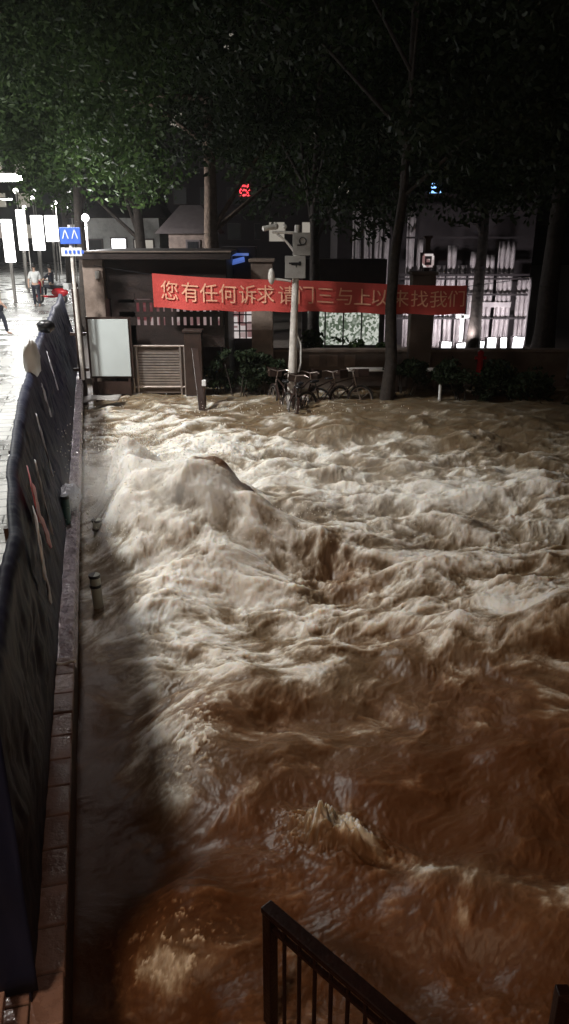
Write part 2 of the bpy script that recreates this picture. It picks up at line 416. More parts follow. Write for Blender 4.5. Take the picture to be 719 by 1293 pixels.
# ------------------------------------------------------------------ the flood
print("water...")
def water():
    # non-uniform sheet: fine near, coarse far and at the sides
    ys = [-8, -6, -4, -2.5, -1.5, -0.8, -0.2, 0.3, 0.7, 1.0, 1.2]
    y = 1.2
    while y < 20.6:
        y += max(0.0085, 0.0031 * y); ys.append(y)
    ys += [21.2, 22, 23.5, 26]
    ys = np.array(ys)
    c = np.linspace(-1, 1, 760)
    side = 1 + np.cumsum(np.linspace(0.01, 0.22, 34))
    sarr = np.concatenate([-side[::-1], c, side])
    wid = 1.35 + 0.40 * np.clip(ys, 0, None)
    X = sarr[None, :] * wid[:, None]
    Y = np.repeat(ys[:, None], len(sarr), 1)
    # velocity from a stream function on a regular lattice
    gx = np.arange(-16, 22, 0.05); gy = np.arange(-9, 27, 0.05)
    GX, GY = np.meshgrid(gx, gy)
    psi = 1.5 * gnoise(GX / 2.3, GY / 2.3, 11) + 0.8 * gnoise(GX / 1.05, GY / 1.05, 12) + 0.24 * gnoise(GX / 0.48, GY / 0.48, 13)
    vy, vx = np.gradient(psi, 0.05)
    U_, V_ = vy, -vx
    def samp(F, x, y):
        fx = np.clip((x - gx[0]) / 0.05, 0, len(gx) - 1.001); fy = np.clip((y - gy[0]) / 0.05, 0, len(gy) - 1.001)
        i = fx.astype(int); j = fy.astype(int); a = fx - i; b = fy - j
        return (F[j, i] * (1 - a) + F[j, i + 1] * a) * (1 - b) + (F[j + 1, i] * (1 - a) + F[j + 1, i + 1] * a) * b
    ax, ay = X.copy(), Y.copy()
    for k in range(6):
        u, v = samp(U_, ax, ay), samp(V_, ax, ay)
        ax -= 0.034 * u; ay -= 0.034 * v
    # rotate to the run of the flood, compress across it
    fa = R(24); ca, sa = math.cos(fa), math.sin(fa)
    fx = (ax * ca + ay * sa); fy = (-ax * sa + ay * ca)
    # macro relief
    def bump(cx, cy, rx, ry, rot=0.0):
        dx, dy = X - cx, Y - cy; c_, s_ = math.cos(rot), math.sin(rot)
        a = (dx * c_ + dy * s_) / rx; b = (-dx * s_ + dy * c_) / ry
        return np.exp(-(a * a + b * b))
    wob = 0.35 * fbm(X * 0.9, Y * 0.9, 70, 3)
    H = np.zeros_like(X)
    m1 = bump(-1.3, 9.3, 1.25, 1.05, 0.1)
    H += 1.0 * m1 * (1 + wob * .6)
    H += 0.55 * bump(-2.2, 10.3, .42, .7) * (1 + wob)
    H += 0.30 * bump(-2.3, 9.0, 0.55, 1.3)
    H -= 0.28 * bump(-0.1, 9.8, 0.45, 0.9, 0.5)
    H -= 0.30 * bump(0.75, 8.0, 0.5, 0.7, 0.4)
    H += 0.25 * bump(0.35, 8.7, 0.6, 0.5)
    H += 0.26 * bump(0.32, 3.98, 0.30, 0.20, -.5) * (.2 + 1.7 * ridged(X * 2.1 + 3, Y * 2.6, 17, 4, .6)) + 0.2 * bump(1.1, 3.4, 0.8, 0.28, -0.4)
    H += 0.22 * bump(1.95, 3.3, 0.5, 0.3, 0.3)
    H += 0.16 * bump(-0.75, 3.4, 0.35, 0.35)
    H += 0.25 * bump(-0.7, 5.2, 0.6, 0.4, 0.6)
    H += 0.25 * bump(2.6, 6.9, 1.5, 0.5, 0.2)
    H -= 0.2 * bump(2.2, 4.3, 1.2, 0.5)
    H -= 0.25 * bump(-1.15, 4.3, 0.45, 1.6, 0.15)
    H += 0.2 * bump(4.2, 11, 1.6, 0.6, 0.2)
    near = sstep(8.0, 4.5, Y)
    far = sstep(12.5, 17.5, Y)
    amp = 1.0 - 0.35 * near - 0.62 * far
    big = fbm(X * 0.55 + 3, Y * 0.8, 21, 3)
    # torn foam: rotated to the run of the flood, warped only a little, many octaves
    fa2 = R(27); c2, s2 = math.cos(fa2), math.sin(fa2)
    px, py = 0.9 * X + 0.1 * ax, 0.9 * Y + 0.1 * ay
    qx, qy = px * c2 + py * s2, -px * s2 + py * c2
    w1 = fbm(qx * 0.7, qy * 1.0, 81, 3, 0.36); w2 = fbm(qx * 0.7 + 7, qy * 1.0 + 3, 85, 3, 0.36)
    cx, cy = qx + 0.30 * w1, qy + 0.24 * w2
    ch = ridged(cx * 0.95, cy * 1.45, 91, 7, 0.62)
    cf = fbm(cx * 2.3, cy * 3.2, 95, 6, 0.66)
    pa = fbm(cx * 0.5 + 20, cy * 0.9, 99, 3, 0.5)
    fine = fbm(X * 9 + .3 * w1, Y * 10 + .3 * w2, 61, 4, 0.65)
    mid = fbm(X * 1.3 + 0.4 * big, Y * 1.7, 25, 2, 0.4)
    soft = np.clip(m1 * 1.3, 0, 1)                       # the mound is torn smooth by speed
    H += amp * (0.17 * big + 0.10 * mid + (0.085 * (ch - .4) + 0.020 * cf) * (1 - 0.35 * soft) * (1 - 0.35 * near) + 0.004 * fine)
    # lateral distance from the river wall: keep the water low against it
    lat = X * PV.x + Y * PV.y
    wall = sstep(0.35, -0.30, lat)
    H = H * (1 - 0.75 * wall * sstep(16, 13, Y)) - 0.05 * wall
    H = np.minimum(H, 0.40 + 10 * np.clip(lat + 0.2, 0, 1))
    # churn: where the flood is white
    macro = 0.93 * sstep(4.2, 6.9, Y - 0.28 * (X - 0.3) + 0.8 * wob + 0.4 * big)
    macro *= 1 - 0.66 * sstep(12.5, 16.5, Y + 0.5 * X + wob)
    macro *= 1 - 0.6 * sstep(2.4, 6.0, X - 0.1 * Y + wob)
    macro -= 1.15 * bump(-0.6, 9.65, 0.85, 0.36, -0.35) + 0.5 * bump(0.72, 8.15, 0.38, 0.7, 0.5) + 0.3 * bump(1.4, 7.0, .9, .35, .3)  # first bump: brown lee face of the mound, its shade put into the colour
    macro += 0.6 * bump(-2.2, 10.0, 0.5, 1.5) + 0.28 * bump(-2.3, 12.0, 1.2, 2.2) 
    lc = 0.25 + 1.5 * ch
    macro += lc * 1.5 * bump(0.28, 4.05, 0.22, 0.2, -.4) - .25 * bump(2.2, 4.3, 1.0, .6) + lc * 0.32 * bump(1.05, 3.6, 0.6, 0.2, -0.4) + lc * 0.4 * bump(1.95, 3.25, 0.5, 0.24, 0.3)
    macro += lc * 0.55 * bump(-0.62, 3.1, 0.26, 0.14) + 0.34 * bump(-0.85, 4.6, 0.3, 0.7, 0.2) + 0.2 * bump(0.6, 5.1, 1.1, 0.35, 0.2)
    macro += 0.3 * bump(-2.4, 17.0, 2.2, 0.7)
    macro -= 0.5 * sstep(0.12, -0.25, lat) * sstep(7.2, 5.8, Y)  # wall and fence shadow put into the colour: darker strip along the wall
    macro = np.clip(macro, -0.1, 1.15)
    tex = 0.62 * ch + 0.42 * cf + 0.22 * pa + 0.12
    foam = macro * 0.80 + (tex - 0.36) * (0.85 + 0.35 * macro) + 0.5 * H * (0.5 + macro)
    foam = foam * (1 - 0.25 * soft) + soft * 0.25 * 0.5 * macro - 0.22 * soft
    foam = sstep(0.08, 1.12, foam + 0.05 * fine * np.clip(macro + .2, 0, 1))
    sp = sstep(.36, .9, fbm(X * 13, Y * 15, 63, 4, .72) + .35 * bump(-.71, 4.9, .2, .5)) * (bump(-.70, 4.95, .22, .5) + bump(-.6, 3.2, .3, .2) + .8 * bump(.28, 4.0, .25, .2) + .5 * bump(1.9, 3.3, .4, .2) + .5 * bump(1.7, 6.6, .3, .2))  # splash flecks, with sparkling glints painted in as white foam
    pk = bump(.28, 4.02, .22, .16, -.4) + .6 * bump(.62, 3.8, .35, .08, -.45) + .7 * bump(1.75, 3.35, .45, .10, .35)
    foam = np.clip(foam + sp * .9 + pk * np.clip(ch * 1.7 - .1, 0, 1) * 1.0, 0, 1); H += sp * .012
    V = np.stack([X, Y, H], -1)
    o = grid_mesh('water', V, None)
    me = o.data
    a = me.attributes.new('foam', 'FLOAT', 'POINT'); a.data.foreach_set('value', foam.astype(np.float32).ravel())
    a = me.attributes.new('churn', 'FLOAT', 'POINT'); a.data.foreach_set('value', np.clip(macro + sstep(8.5, 12.5, Y), 0, 1).astype(np.float32).ravel())
    a = me.attributes.new('flow', 'FLOAT_VECTOR', 'POINT')
    a.data.foreach_set('vector', np.stack([qx + .12 * w1, qy * 1.25 + .12 * w2, H * 0.7], -1).astype(np.float32).ravel())
    return o
wo = water()
def water_mat():
    m = bpy.data.materials.new('muddy_water'); m.use_nodes = True; nt = m.node_tree; b = nt.nodes["Principled BSDF"]; L = nt.links.new
    fo = nt.nodes.new("ShaderNodeAttribute"); fo.attribute_name = 'foam'
    fl = nt.nodes.new("ShaderNodeAttribute"); fl.attribute_name = 'flow'
    n = nt.nodes.new("ShaderNodeTexNoise"); n.inputs['Scale'].default_value = 5; n.inputs['Detail'].default_value = 8; n.inputs['Roughness'].default_value = 0.62; n.inputs['Distortion'].default_value = 0.3
    L(fl.outputs['Vector'], n.inputs['Vector'])
    n2 = nt.nodes.new("ShaderNodeTexNoise"); n2.inputs['Scale'].default_value = 19; n2.inputs['Detail'].default_value = 6; n2.inputs['Roughness'].default_value = 0.7; n2.inputs['Distortion'].default_value = 0.1
    L(fl.outputs['Vector'], n2.inputs['Vector'])
    def math_(op, a, b_):
        q = nt.nodes.new("ShaderNodeMath"); q.operation = op
        for i, s in enumerate((a, b_)):
            if isinstance(s, (int, float)): q.inputs[i].default_value = s
            else: L(s, q.inputs[i])
        return q.outputs[0]
    v1 = math_('MULTIPLY', math_('SUBTRACT', n.outputs[0], 0.5), 0.6)
    v2 = math_('MULTIPLY', math_('SUBTRACT', n2.outputs[0], 0.5), 0.34)
    v = math_('MULTIPLY', math_('ADD', v1, v2), math_('ADD', fo.outputs['Fac'], 0.25))
    f = math_('ADD', fo.outputs['Fac'], v)
    r = nt.nodes.new("ShaderNodeValToRGB"); cr = r.color_ramp
    cr.elements[0].position = 0.0; cr.elements[0].color = (0.10, 0.043, 0.018, 1)
    cr.elements[1].position = 1.0; cr.elements[1].color = (0.74, 0.72, 0.67, 1)
    e = cr.elements.new(0.30); e.color = (0.18, 0.088, 0.042, 1)
    e = cr.elements.new(0.52); e.color = (0.29, 0.21, 0.145, 1)
    e = cr.elements.new(0.78); e.color = (0.50, 0.44, 0.37, 1)
    r2 = nt.nodes.new("ShaderNodeValToRGB"); c2 = r2.color_ramp
    c2.elements[0].position = 0.0; c2.elements[0].color = (0.135, 0.095, 0.056, 1)
    c2.elements[1].position = 1.0; c2.elements[1].color = (0.66, 0.64, 0.60, 1)
    e = c2.elements.new(0.35); e.color = (0.205, 0.162, 0.112, 1)
    e = c2.elements.new(0.68); e.color = (0.385, 0.345, 0.29, 1)
    cu = nt.nodes.new("ShaderNodeAttribute"); cu.attribute_name = 'churn'
    mc = nt.nodes.new("ShaderNodeMixRGB"); L(cu.outputs['Fac'], mc.inputs[0]); L(r.outputs[0], mc.inputs[1]); L(r2.outputs[0], mc.inputs[2])
    L(f, r.inputs[0]); L(f, r2.inputs[0]); L(mc.outputs[0], b.inputs['Base Color'])
    rr = nt.nodes.new("ShaderNodeMapRange"); rr.inputs[1].default_value = 0.1; rr.inputs[2].default_value = 0.7; rr.inputs[3].default_value = 0.42; rr.inputs[4].default_value = 0.7
    b.inputs['Specular IOR Level'].default_value = 0.25
    L(f, rr.inputs[0]); L(rr.outputs[0], b.inputs['Roughness'])
    bp = nt.nodes.new("ShaderNodeBump"); bp.inputs['Strength'].default_value = 0.2; bp.inputs['Distance'].default_value = 0.05
    b.inputs['Subsurface Weight'].default_value = 0.6; b.inputs['Subsurface Radius'].default_value = (1, .7, .45); b.inputs['Subsurface Scale'].default_value = 0.16
    hh = math_('ADD', math_('MULTIPLY', n.outputs[0], 0.8), math_('MULTIPLY', n2.outputs[0], 0.35))
    L(hh, bp.inputs['Height']); L(bp.outputs[0], b.inputs['Normal'])
    return m
wo.data.materials.append(water_mat()); wo['kind'] = 'structure'

# flung drops
def drops():
    rg = np.random.default_rng(4); pts = []
    for (x, y, sx, sy, z0, sz, n) in ((-2.25, 9.3, .35, .9, .35, .28, 900), (-1.5, 9.9, .9, .35, .9, .16, 420), (-2.2, 10.4, .4, .6, .7, .3, 700),
                                      (-.9, 15.9, 1.6, .4, .15, .08, 200), (.2, 8.9, .8, .5, .35, .1, 220)):
        p = rg.normal(size=(n, 3)) * np.array([sx, sy, sz]) + np.array([x, y, z0]); p[:, 2] = np.abs(p[:, 2] - z0) + z0; pts.append(p)
    p = np.concatenate(pts); n = len(p); r = rg.uniform(.002, .0045, n) * (.7 + .13 * p[:, 1])
    o6 = np.array([[1, 0, 0], [-1, 0, 0], [0, 1, 0], [0, -1, 0], [0, 0, 1.6], [0, 0, -1.6]])
    V = p[:, None, :] + o6[None] * r[:, None, None]
    f8 = np.array([[0, 2, 4], [2, 1, 4], [1, 3, 4], [3, 0, 4], [2, 0, 5], [1, 2, 5], [3, 1, 5], [0, 3, 5]])
    F = (f8[None] + (np.arange(n) * 6)[:, None, None]).reshape(-1, 3)
    me = bpy.data.meshes.new('spray'); me.from_pydata(V.reshape(-1, 3).tolist(), [], F.tolist()); me.polygons.foreach_set('use_smooth', [True] * len(F))
    o = link('spray', me, mat('spray', (.7, .68, .64), .2)); tag(o, 'white drops flung up over the wave crests', 'spray', kind='stuff')
drops()
def mist(name, c, r, dens, label):
    me = bpy.data.meshes.new(name); bm = bmesh.new(); bmesh.ops.create_icosphere(bm, subdivisions=3, radius=1.0); bm.to_mesh(me); bm.free()
    m = bpy.data.materials.new(name); m.use_nodes = True; nt = m.node_tree; nt.nodes.clear()
    out = nt.nodes.new("ShaderNodeOutputMaterial"); pv = nt.nodes.new("ShaderNodeVolumePrincipled"); nt.links.new(pv.outputs[0], out.inputs['Volume'])
    pv.inputs['Color'].default_value = (.93, .91, .88, 1); pv.inputs['Anisotropy'].default_value = .2
    tc = nt.nodes.new("ShaderNodeTexCoord"); ln = nt.nodes.new("ShaderNodeVectorMath"); ln.operation = 'LENGTH'; nt.links.new(tc.outputs['Object'], ln.inputs[0])
    mr = nt.nodes.new("ShaderNodeMapRange"); mr.interpolation_type = 'SMOOTHSTEP'; mr.inputs[1].default_value = .15; mr.inputs[2].default_value = 1.0; mr.inputs[3].default_value = dens; mr.inputs[4].default_value = 0; nt.links.new(ln.outputs['Value'], mr.inputs[0])
    n = nt.nodes.new("ShaderNodeTexNoise"); n.inputs['Scale'].default_value = 2.6; n.inputs['Detail'].default_value = 4; nt.links.new(tc.outputs['Object'], n.inputs[0])
    m2 = nt.nodes.new("ShaderNodeMapRange"); m2.inputs[1].default_value = .38; m2.inputs[2].default_value = .65; nt.links.new(n.outputs[0], m2.inputs[0])
    mu = nt.nodes.new("ShaderNodeMath"); mu.operation = 'MULTIPLY'; nt.links.new(mr.outputs[0], mu.inputs[0]); nt.links.new(m2.outputs[0], mu.inputs[1]); nt.links.new(mu.outputs[0], pv.inputs['Density'])
    o = link(name, me, m); o.location = c; o.scale = r; tag(o, label, 'mist', kind='stuff'); return o
mist('mist', (-1.45, 9.0, .75), (1.35, 1.5, .75), .7, 'pale mist of spray hanging over the big wave')
mist('mist', (-2.35, 9.6, .6), (.55, 1.4, .65), 1.3, 'dense white spray bursting against the river wall')
mist('mist', (1.0, 10.5, .3), (3.5, 3.5, .55), .25, 'thin mist low over the churning flood')
# ------------------------------------------------------------------ trees
def leaf_cloud(name, centres, n, size, m, parent, seed):
    rg = np.random.default_rng(seed)
    C = np.array([c[:3] for c in centres]); Rd = np.array([c[3] for c in centres])
    w = Rd ** 2; k = rg.choice(len(C), n, p=w / w.sum())
    d = rg.normal(size=(n, 3)); d /= np.linalg.norm(d, axis=1)[:, None]
    rad = rg.random(n) ** 0.45
    p = C[k] + d * (rad * Rd[k])[:, None] * np.array([1, 1, 0.75])
    # gaps
    g = fbm(p[:, 0] * 0.7 + p[:, 1] * .4, p[:, 2] * 0.9, seed, 2)
    p = p[g > -0.28]; n = len(p)
    a = rg.normal(size=(n, 3)); a /= np.linalg.norm(a, axis=1)[:, None]
    b = np.cross(a, rg.normal(size=(n, 3))); b /= np.linalg.norm(b, axis=1)[:, None]
    s = (size * (0.6 + 0.8 * rg.random(n)))[:, None]
    V = np.stack([p - a * s, p + b * s * 0.45, p + a * s, p - b * s * 0.45], 1).reshape(-1, 3)
    F = np.arange(n * 4, dtype=np.int32)
    me = bpy.data.meshes.new(name)
    me.vertices.add(n * 4); me.vertices.foreach_set('co', V.astype(np.float32).ravel())
    me.loops.add(n * 4); me.loops.foreach_set('vertex_index', F)
    me.polygons.add(n); me.polygons.foreach_set('loop_start', np.arange(0, n * 4, 4, dtype=np.int32))
    me.update(calc_edges=True)
    return link(name, me, m, parent)
def tree(base, height, crown_r, crown_z, trunk_r, label, seed, leaves=9000, lean=(0, 0), m='leaf', bark='bark', lsize=0.085, squash=0.8, group='street and courtyard trees', nclump=34):
    rnd = random.Random(seed)
    root = empty('tree', base); tag(root, label, 'tree', group)
    mb = MB(); pts = []
    n = 7; top = crown_z - base[2] 
    for i in range(n + 1):
        f = i / n
        pts.append(Vector((lean[0] * f + rnd.uniform(-.06, .06) * (i > 0), lean[1] * f, top * f)))
    for i in range(n):
        mb.bar(pts[i], pts[i + 1], trunk_r * (1.25 if i == 0 else 1) * (1 - 0.6 * i / n), trunk_r * (1 - 0.6 * (i + 1) / n), 12)
    cl = []
    for k in range(nclump):
        th = rnd.uniform(0, 2 * math.pi); ph = rnd.uniform(-0.75, 1.0); rr = crown_r * rnd.uniform(0.45, 0.95)
        c = Vector((lean[0] + rr * math.cos(th) * math.sqrt(max(0, 1 - ph * ph * .6)), lean[1] + rr * math.sin(th) * math.sqrt(max(0, 1 - ph * ph * .6)), top + ph * crown_r * squash))
        cl.append((c.x, c.y, c.z, crown_r * rnd.uniform(0.2, 0.42)))
        if k % 5 == 0:
            s = pts[rnd.randint(3, n)]
            mid = (s + c) / 2 + Vector((0, 0, 0.35))
            mb.bar(s, mid, trunk_r * 0.3, trunk_r * 0.18, 7); mb.bar(mid, c, trunk_r * 0.18, trunk_r * 0.05, 6)
    mb.build('trunk', M[bark], root, smooth=True)
    leaf_cloud('crown', cl, int(leaves * 2.8), lsize, M[m], root, seed)
    return root
print("trees...")
def base_at(u, v, Y, z):
    p = P(u, v, Y); return (p.x, Y, z)
tree(base_at(268, 300, 24, 0.1), 12, 5.2, 8.3, 0.27, 'broad tree with stout pale trunk rising behind the flat roofed gatehouse', 1, 15000, bark='bark_pale', squash=.75)
tree(base_at(492, 400, 18.0, -0.3), 10, 4.4, 7.9, 0.15, 'slim dark tree whose trunk crosses the red banner', 2, 13000, m='leaf_dark', squash=.9, lean=(.25, 0))
tree(base_at(690, 400, 21, 0.1), 11, 5.0, 7.9, 0.3, 'dark tree beside the right end of the pale slatted building', 3, 14000, m='leaf_dark', squash=.95)
tree(base_at(398, 400, 23, 0.1), 10, 4.4, 7.6, 0.18, 'dark tree behind the camera pole and the red banner', 4, 12000, m='leaf_dark', squash=.95)
tree(base_at(600, 400, 24.5, 0.1), 11, 4.4, 8.0, 0.2, 'dark tree in front of the blue lit sign', 5, 11000, m='leaf_dark', squash=.9)
tree(base_at(178, 300, 30, 0.1), 12, 5.0, 7.7, 0.25, 'leafy tree lit green between the gatehouse and the blue sign', 6, 16000, squash=.85)
tree(tuple(S(31, -0.2, 0.1)), 12, 4.0, 9.2, 0.24, 'tall street tree just beyond the end of the dark fence', 7, 15000, squash=.8)
tree(tuple(S(27, -7.4, 0.58)), 11, 4.4, 10.9, 0.25, 'street tree at the left edge, nearest along the pavement', 8, 14000, squash=.7)
tree(tuple(S(41, -6.8, 0.58)), 12, 4.4, 10.6, 0.26, 'street tree with trunk between the lit column signs', 9, 12000, squash=.8)
tree(tuple(S(52, -1.2, 0.58)), 12, 5.0, 11.2, 0.26, 'far street tree at the end of the view, lit from below', 10, 12000, squash=.9)

# ------------------------------------------------------------------ gatehouse
YG = 18.5
def X_(u, v, Y=YG): return P(u, v, Y).x
def Z_(v, Y=YG): return P(360, v, Y).z
gh = empty('gatehouse', (-3.0, YG + 1.4, -0.4)); tag(gh, 'low dark gatehouse with thin flat roof and one pale corner column', 'gatehouse')
mb = MB(); mb.box((-2.93, 20.1, 3.2), (3.42, 3.7, 0.10)); mb.box((-2.93, 18.24, 3.17), (3.46, 0.05, 0.17))
W(gh, mb.build('roof', M['dark_wood'], bevel=0.01))
mb = MB(); mb.box((-2.93, 18.215, 3.255), (3.48, 0.06, 0.03)); W(gh, mb.build('roof_trim', M['stone_dim']))
mb = MB(); mb.box((-4.36, 18.62, 1.37), (0.46, 0.46, 3.55)); W(gh, mb.build('column', M['stone'], bevel=0.015))
mb = MB(); mb.box((-2.72, 18.62, 2.67), (2.78, 0.16, 0.93)); W(gh, mb.build('fascia', M['dark_wood'], bevel=0.01))
mb = MB(); mb.box((-3.0, 21.6, 1.35), (3.3, 0.12, 3.55)); W(gh, mb.build('rear_wall', M['dark_wood']))
for x in (-1.40, -4.55): W(gh, MB().box((x, 20.2, 1.35), (0.12, 2.7, 3.55)).build('side_wall', M['dark_wood']))
mb = MB(); mb.box((-2.65, 19.6, 1.88), (2.4, 0.05, 0.85)); o = W(gh, mb.build('glow_panel', M['glow_gap']))  # glowing panel put in for the lit space behind the slots
# dark lattice grille under the fascia: two rows of slots
mb = MB()
xs0, xs1 = -3.4, -1.46
for z, h in ((2.16, .07), (1.86, .12), (1.36, .50)):
    mb.box(((xs0 + xs1) / 2 - .2, 18.55, z), (xs1 - xs0 + .5, 0.05, h))
k = 0; x = xs0 - .4
while x < xs1:
    mb.box((x, 18.55, 1.86), (0.085 if k % 7 else 0.15, 0.045, 0.62)); x += 0.155; k += 1
W(gh, mb.build('grille', M['dark_wood']))
mb = MB(); mb.box((-3.75, 18.55, 0.9), (0.55, 0.05, 2.9)); W(gh, mb.build('door_panel', M['dark_wood']))
mb = MB(); mb.box((-4.25, 18.36, 2.75), (0.10, 0.05, 0.16)); W(gh, mb.build('wall_lamp_box', M['sign_grey']))

# tall dark post left of the whiteboard
pp = P(107, 500, 17.8)
mb = MB(); mb.box((pp.x, 17.8, 1.0), (0.14, 0.14, 3.0)); mb.ball((pp.x, 17.8, 2.56), (.07, .07, .09))
mb.box((pp.x - .02, 17.8, 1.5), (0.36, 0.08, 0.07)); mb.box((pp.x - .02, 17.8, 0.7), (0.36, 0.08, 0.07))
tag(mb.build('gate_post', M['dark_paint'], bevel=0.01), 'tall dark gate post left of the white notice board', 'gate post')

# whiteboard
wb = empty('notice_board', (-3.98, 18.05, -0.4)); tag(wb, 'blank white notice board in dark frame standing in front of gatehouse', 'notice board')
x0, x1 = X_(114, 440, 18.05), X_(164, 440, 18.05); z0, z1 = Z_(475, 18.05), Z_(403, 18.05)
mb = MB(); mb.box(((x0 + x1) / 2, 18.05, (z0 + z1) / 2), (x1 - x0, 0.04, z1 - z0)); W(wb, mb.build('panel', M['white_board'], bevel=0.006))
mb = MB()
mb.box(((x0 + x1) / 2, 18.09, z0 - .02), (x1 - x0 + .12, 0.05, 0.06)); mb.box(((x0 + x1) / 2, 18.09, z1 + .02), (x1 - x0 + .12, 0.05, 0.05))
mb.box((x0 - .03, 18.09, (z0 + z1) / 2), (.05, 0.05, z1 - z0)); mb.box((x1 + .03, 18.09, (z0 + z1) / 2), (.05, 0.05, z1 - z0))
W(wb, mb.build('frame', M['dark_paint']))
for x in (x0 + .06, x1 - .06):
    mb = MB(); mb.box((x, 18.1, z0 / 2 - .25), (.06, .06, z0 + .5)); W(wb, mb.build('leg', M['dark_paint']))
mb = MB(); mb.box(((x0 + x1) / 2, 18.12, 0.22), (x1 - x0, 0.03, 0.30)); W(wb, mb.build('skirt_board', M['dark_paint']))

# stainless gate
sg = empty('metal_gate', (-2.95, 18.3, -0.4)); tag(sg, 'stainless barred gate half sunk in water beside the white notice board', 'gate')
x0, x1 = X_(168, 460, 18.3), X_(234, 460, 18.3); z0, z1 = 0.02, Z_(437, 18.3)
mb = MB(); mb.bar((x0, 18.3, z1), (x1, 18.3, z1), 0.028); mb.bar((x0, 18.3, z0 + .18), (x1, 18.3, z0 + .18), 0.025)
for x in (x0, x0 + .1, x1 - .1, x1): mb.bar((x, 18.3, -.4), (x, 18.3, z1 + (.06 if x in (x0,) else 0)), 0.03)
W(sg, mb.build('frame', M['steel'], smooth=True))
mb = MB()
for i in range(13): mb.box(((x0 + x1) / 2, 18.3, z0 + .22 + i * 0.063), (x1 - x0 - .16, 0.02, 0.04))
W(sg, mb.build('slats', M['steel']))
mb = MB(); mb.box(((x0 + x1) / 2, 18.36, 0.6), (x1 - x0, 0.03, 1.1)); W(sg, mb.build('backing_panel', M['stone_dim']))

# dark pillar and leaning plate
mb = MB(); mb.box((X_(246, 470, 18.2), 18.2, 0.55), (0.40, 0.3, 1.9)); mb.box((X_(246, 470, 18.2), 18.2, 1.53), (0.46, 0.36, 0.06))
tag(mb.build('gate_pillar', M['dark_paint'], bevel=0.01), 'squat dark gate pillar at the right end of the stainless gate', 'gate pillar')
a, b_ = P(246, 440, 17.6), P(257, 532, 16.6)
mb = MB(); mb.beam(a, b_, 0.14, 0.03); tag(mb.build('leaning_plank', M['dark_paint'], bevel=0.005), 'dark plank leaning from the gate pillar into the water', 'plank')
c = P(258, 487, 16.9)
bl = empty('marker_post', (c.x, c.y, -.3)); tag(bl, 'short dark marker post with a white cap beside the leaning plank', 'post')
mb = MB(); mb.bar((c.x, c.y, -.3), (c.x, c.y, c.z), 0.035); W(bl, mb.build('shaft', M['dark_paint'], smooth=True))
mb = MB(); mb.box((c.x, c.y, c.z + .06), (0.09, 0.09, 0.13)); W(bl, mb.build('cap', M['white_paint'], bevel=0.01))

# floating pale board at the gate
c = G(108 + 35, 496, 0.06)
V = []
for i in range(20):
    row = []
    for j in range(8):
        x = -0.75 + i * 1.5 / 19; y = -0.28 + j * .56 / 7
        k = 1 - 0.25 * abs(x)
        row.append((c.x - .35 + x, 17.15 + y * k, 0.13 + 0.04 * math.sin(x * 3) + 0.015 * math.sin(9 * x + 4 * y)))
    V.append(row)
o = grid_mesh('floating_board', np.array(V), M['sign_grey'], thick=0.03)
tag(o, 'pale grey board floating at the foot of the white notice board', 'board')

# gate pier, beige
mb = MB(); x0, x1 = X_(318, 380, 19.2), X_(345, 380, 19.2)
mb.box(((x0 + x1) / 2, 19.2, 1.35), (x1 - x0, 0.5, 3.3)); mb.box(((x0 + x1) / 2, 19.2, 3.04), (x1 - x0 + .1, 0.6, 0.08))
tag(mb.build('gate_pier', M['stone'], bevel=0.02), 'square beige gate pier behind the left half of the red banner', 'gate pier')
mb = MB(); x0, x1 = X_(517, 400, 19.4), X_(546, 400, 19.4)
mb.box(((x0 + x1) / 2, 19.4, 1.2), (x1 - x0, 0.45, 3.0)); mb.box(((x0 + x1) / 2, 19.4, 2.74), (x1 - x0 + .08, 0.53, 0.08))
tag(mb.build('gate_pier', M['stone_dim'], bevel=0.02), 'square dull pier behind the right half of the red banner', 'gate pier')

# ------------------------------------------------------------------ banner
BA, BB = P(192, 345, 18.05), P(590, 360, 18.05)
def ban(f, g):
    """f along 0..1, g down 0..1"""
    p = BA.lerp(BB, f)
    sag = -0.05 * math.sin(math.pi * f) - 0.02 * math.sin(f * 9)
    h = 0.74 - 0.12 * f
    y = p.y + 0.022 * math.sin(f * 23 + g * 1.5) * (0.35 + g) + 0.004 * math.sin(f * 61)
    z = p.z + sag - h * g + 0.012 * math.sin(f * 40) * g
    return Vector((p.x, y, z))
bn = empty('banner', tuple(BA)); tag(bn, 'long red cloth banner with orange characters strung across the gate', 'banner')
V = np.array([[tuple(ban(i / 220, j / 10)) for j in range(11)] for i in range(221)])
W(bn, grid_mesh('cloth', V, M['banner']))
def text_mesh(body, size):
    cu = bpy.data.curves.new('lettering', 'FONT'); cu.body = body; cu.size = size; cu.align_x = 'LEFT'; cu.resolution_u = 3
    o = bpy.data.objects.new('lettering', cu); COL.objects.link(o)
    dg = bpy.context.evaluated_depsgraph_get(); me = bpy.data.meshes.new_from_object(o.evaluated_get(dg))
    bpy.data.objects.remove(o); return me
txt = "您有任何诉求请门三与上以来找我们"
tm = bpy.data.meshes.new('lettering'); bmt = bmesh.new()
us = [213, 239, 263, 287, 312, 335, 362, 386, 411, 435, 458, 480, 506, 531, 555, 577]
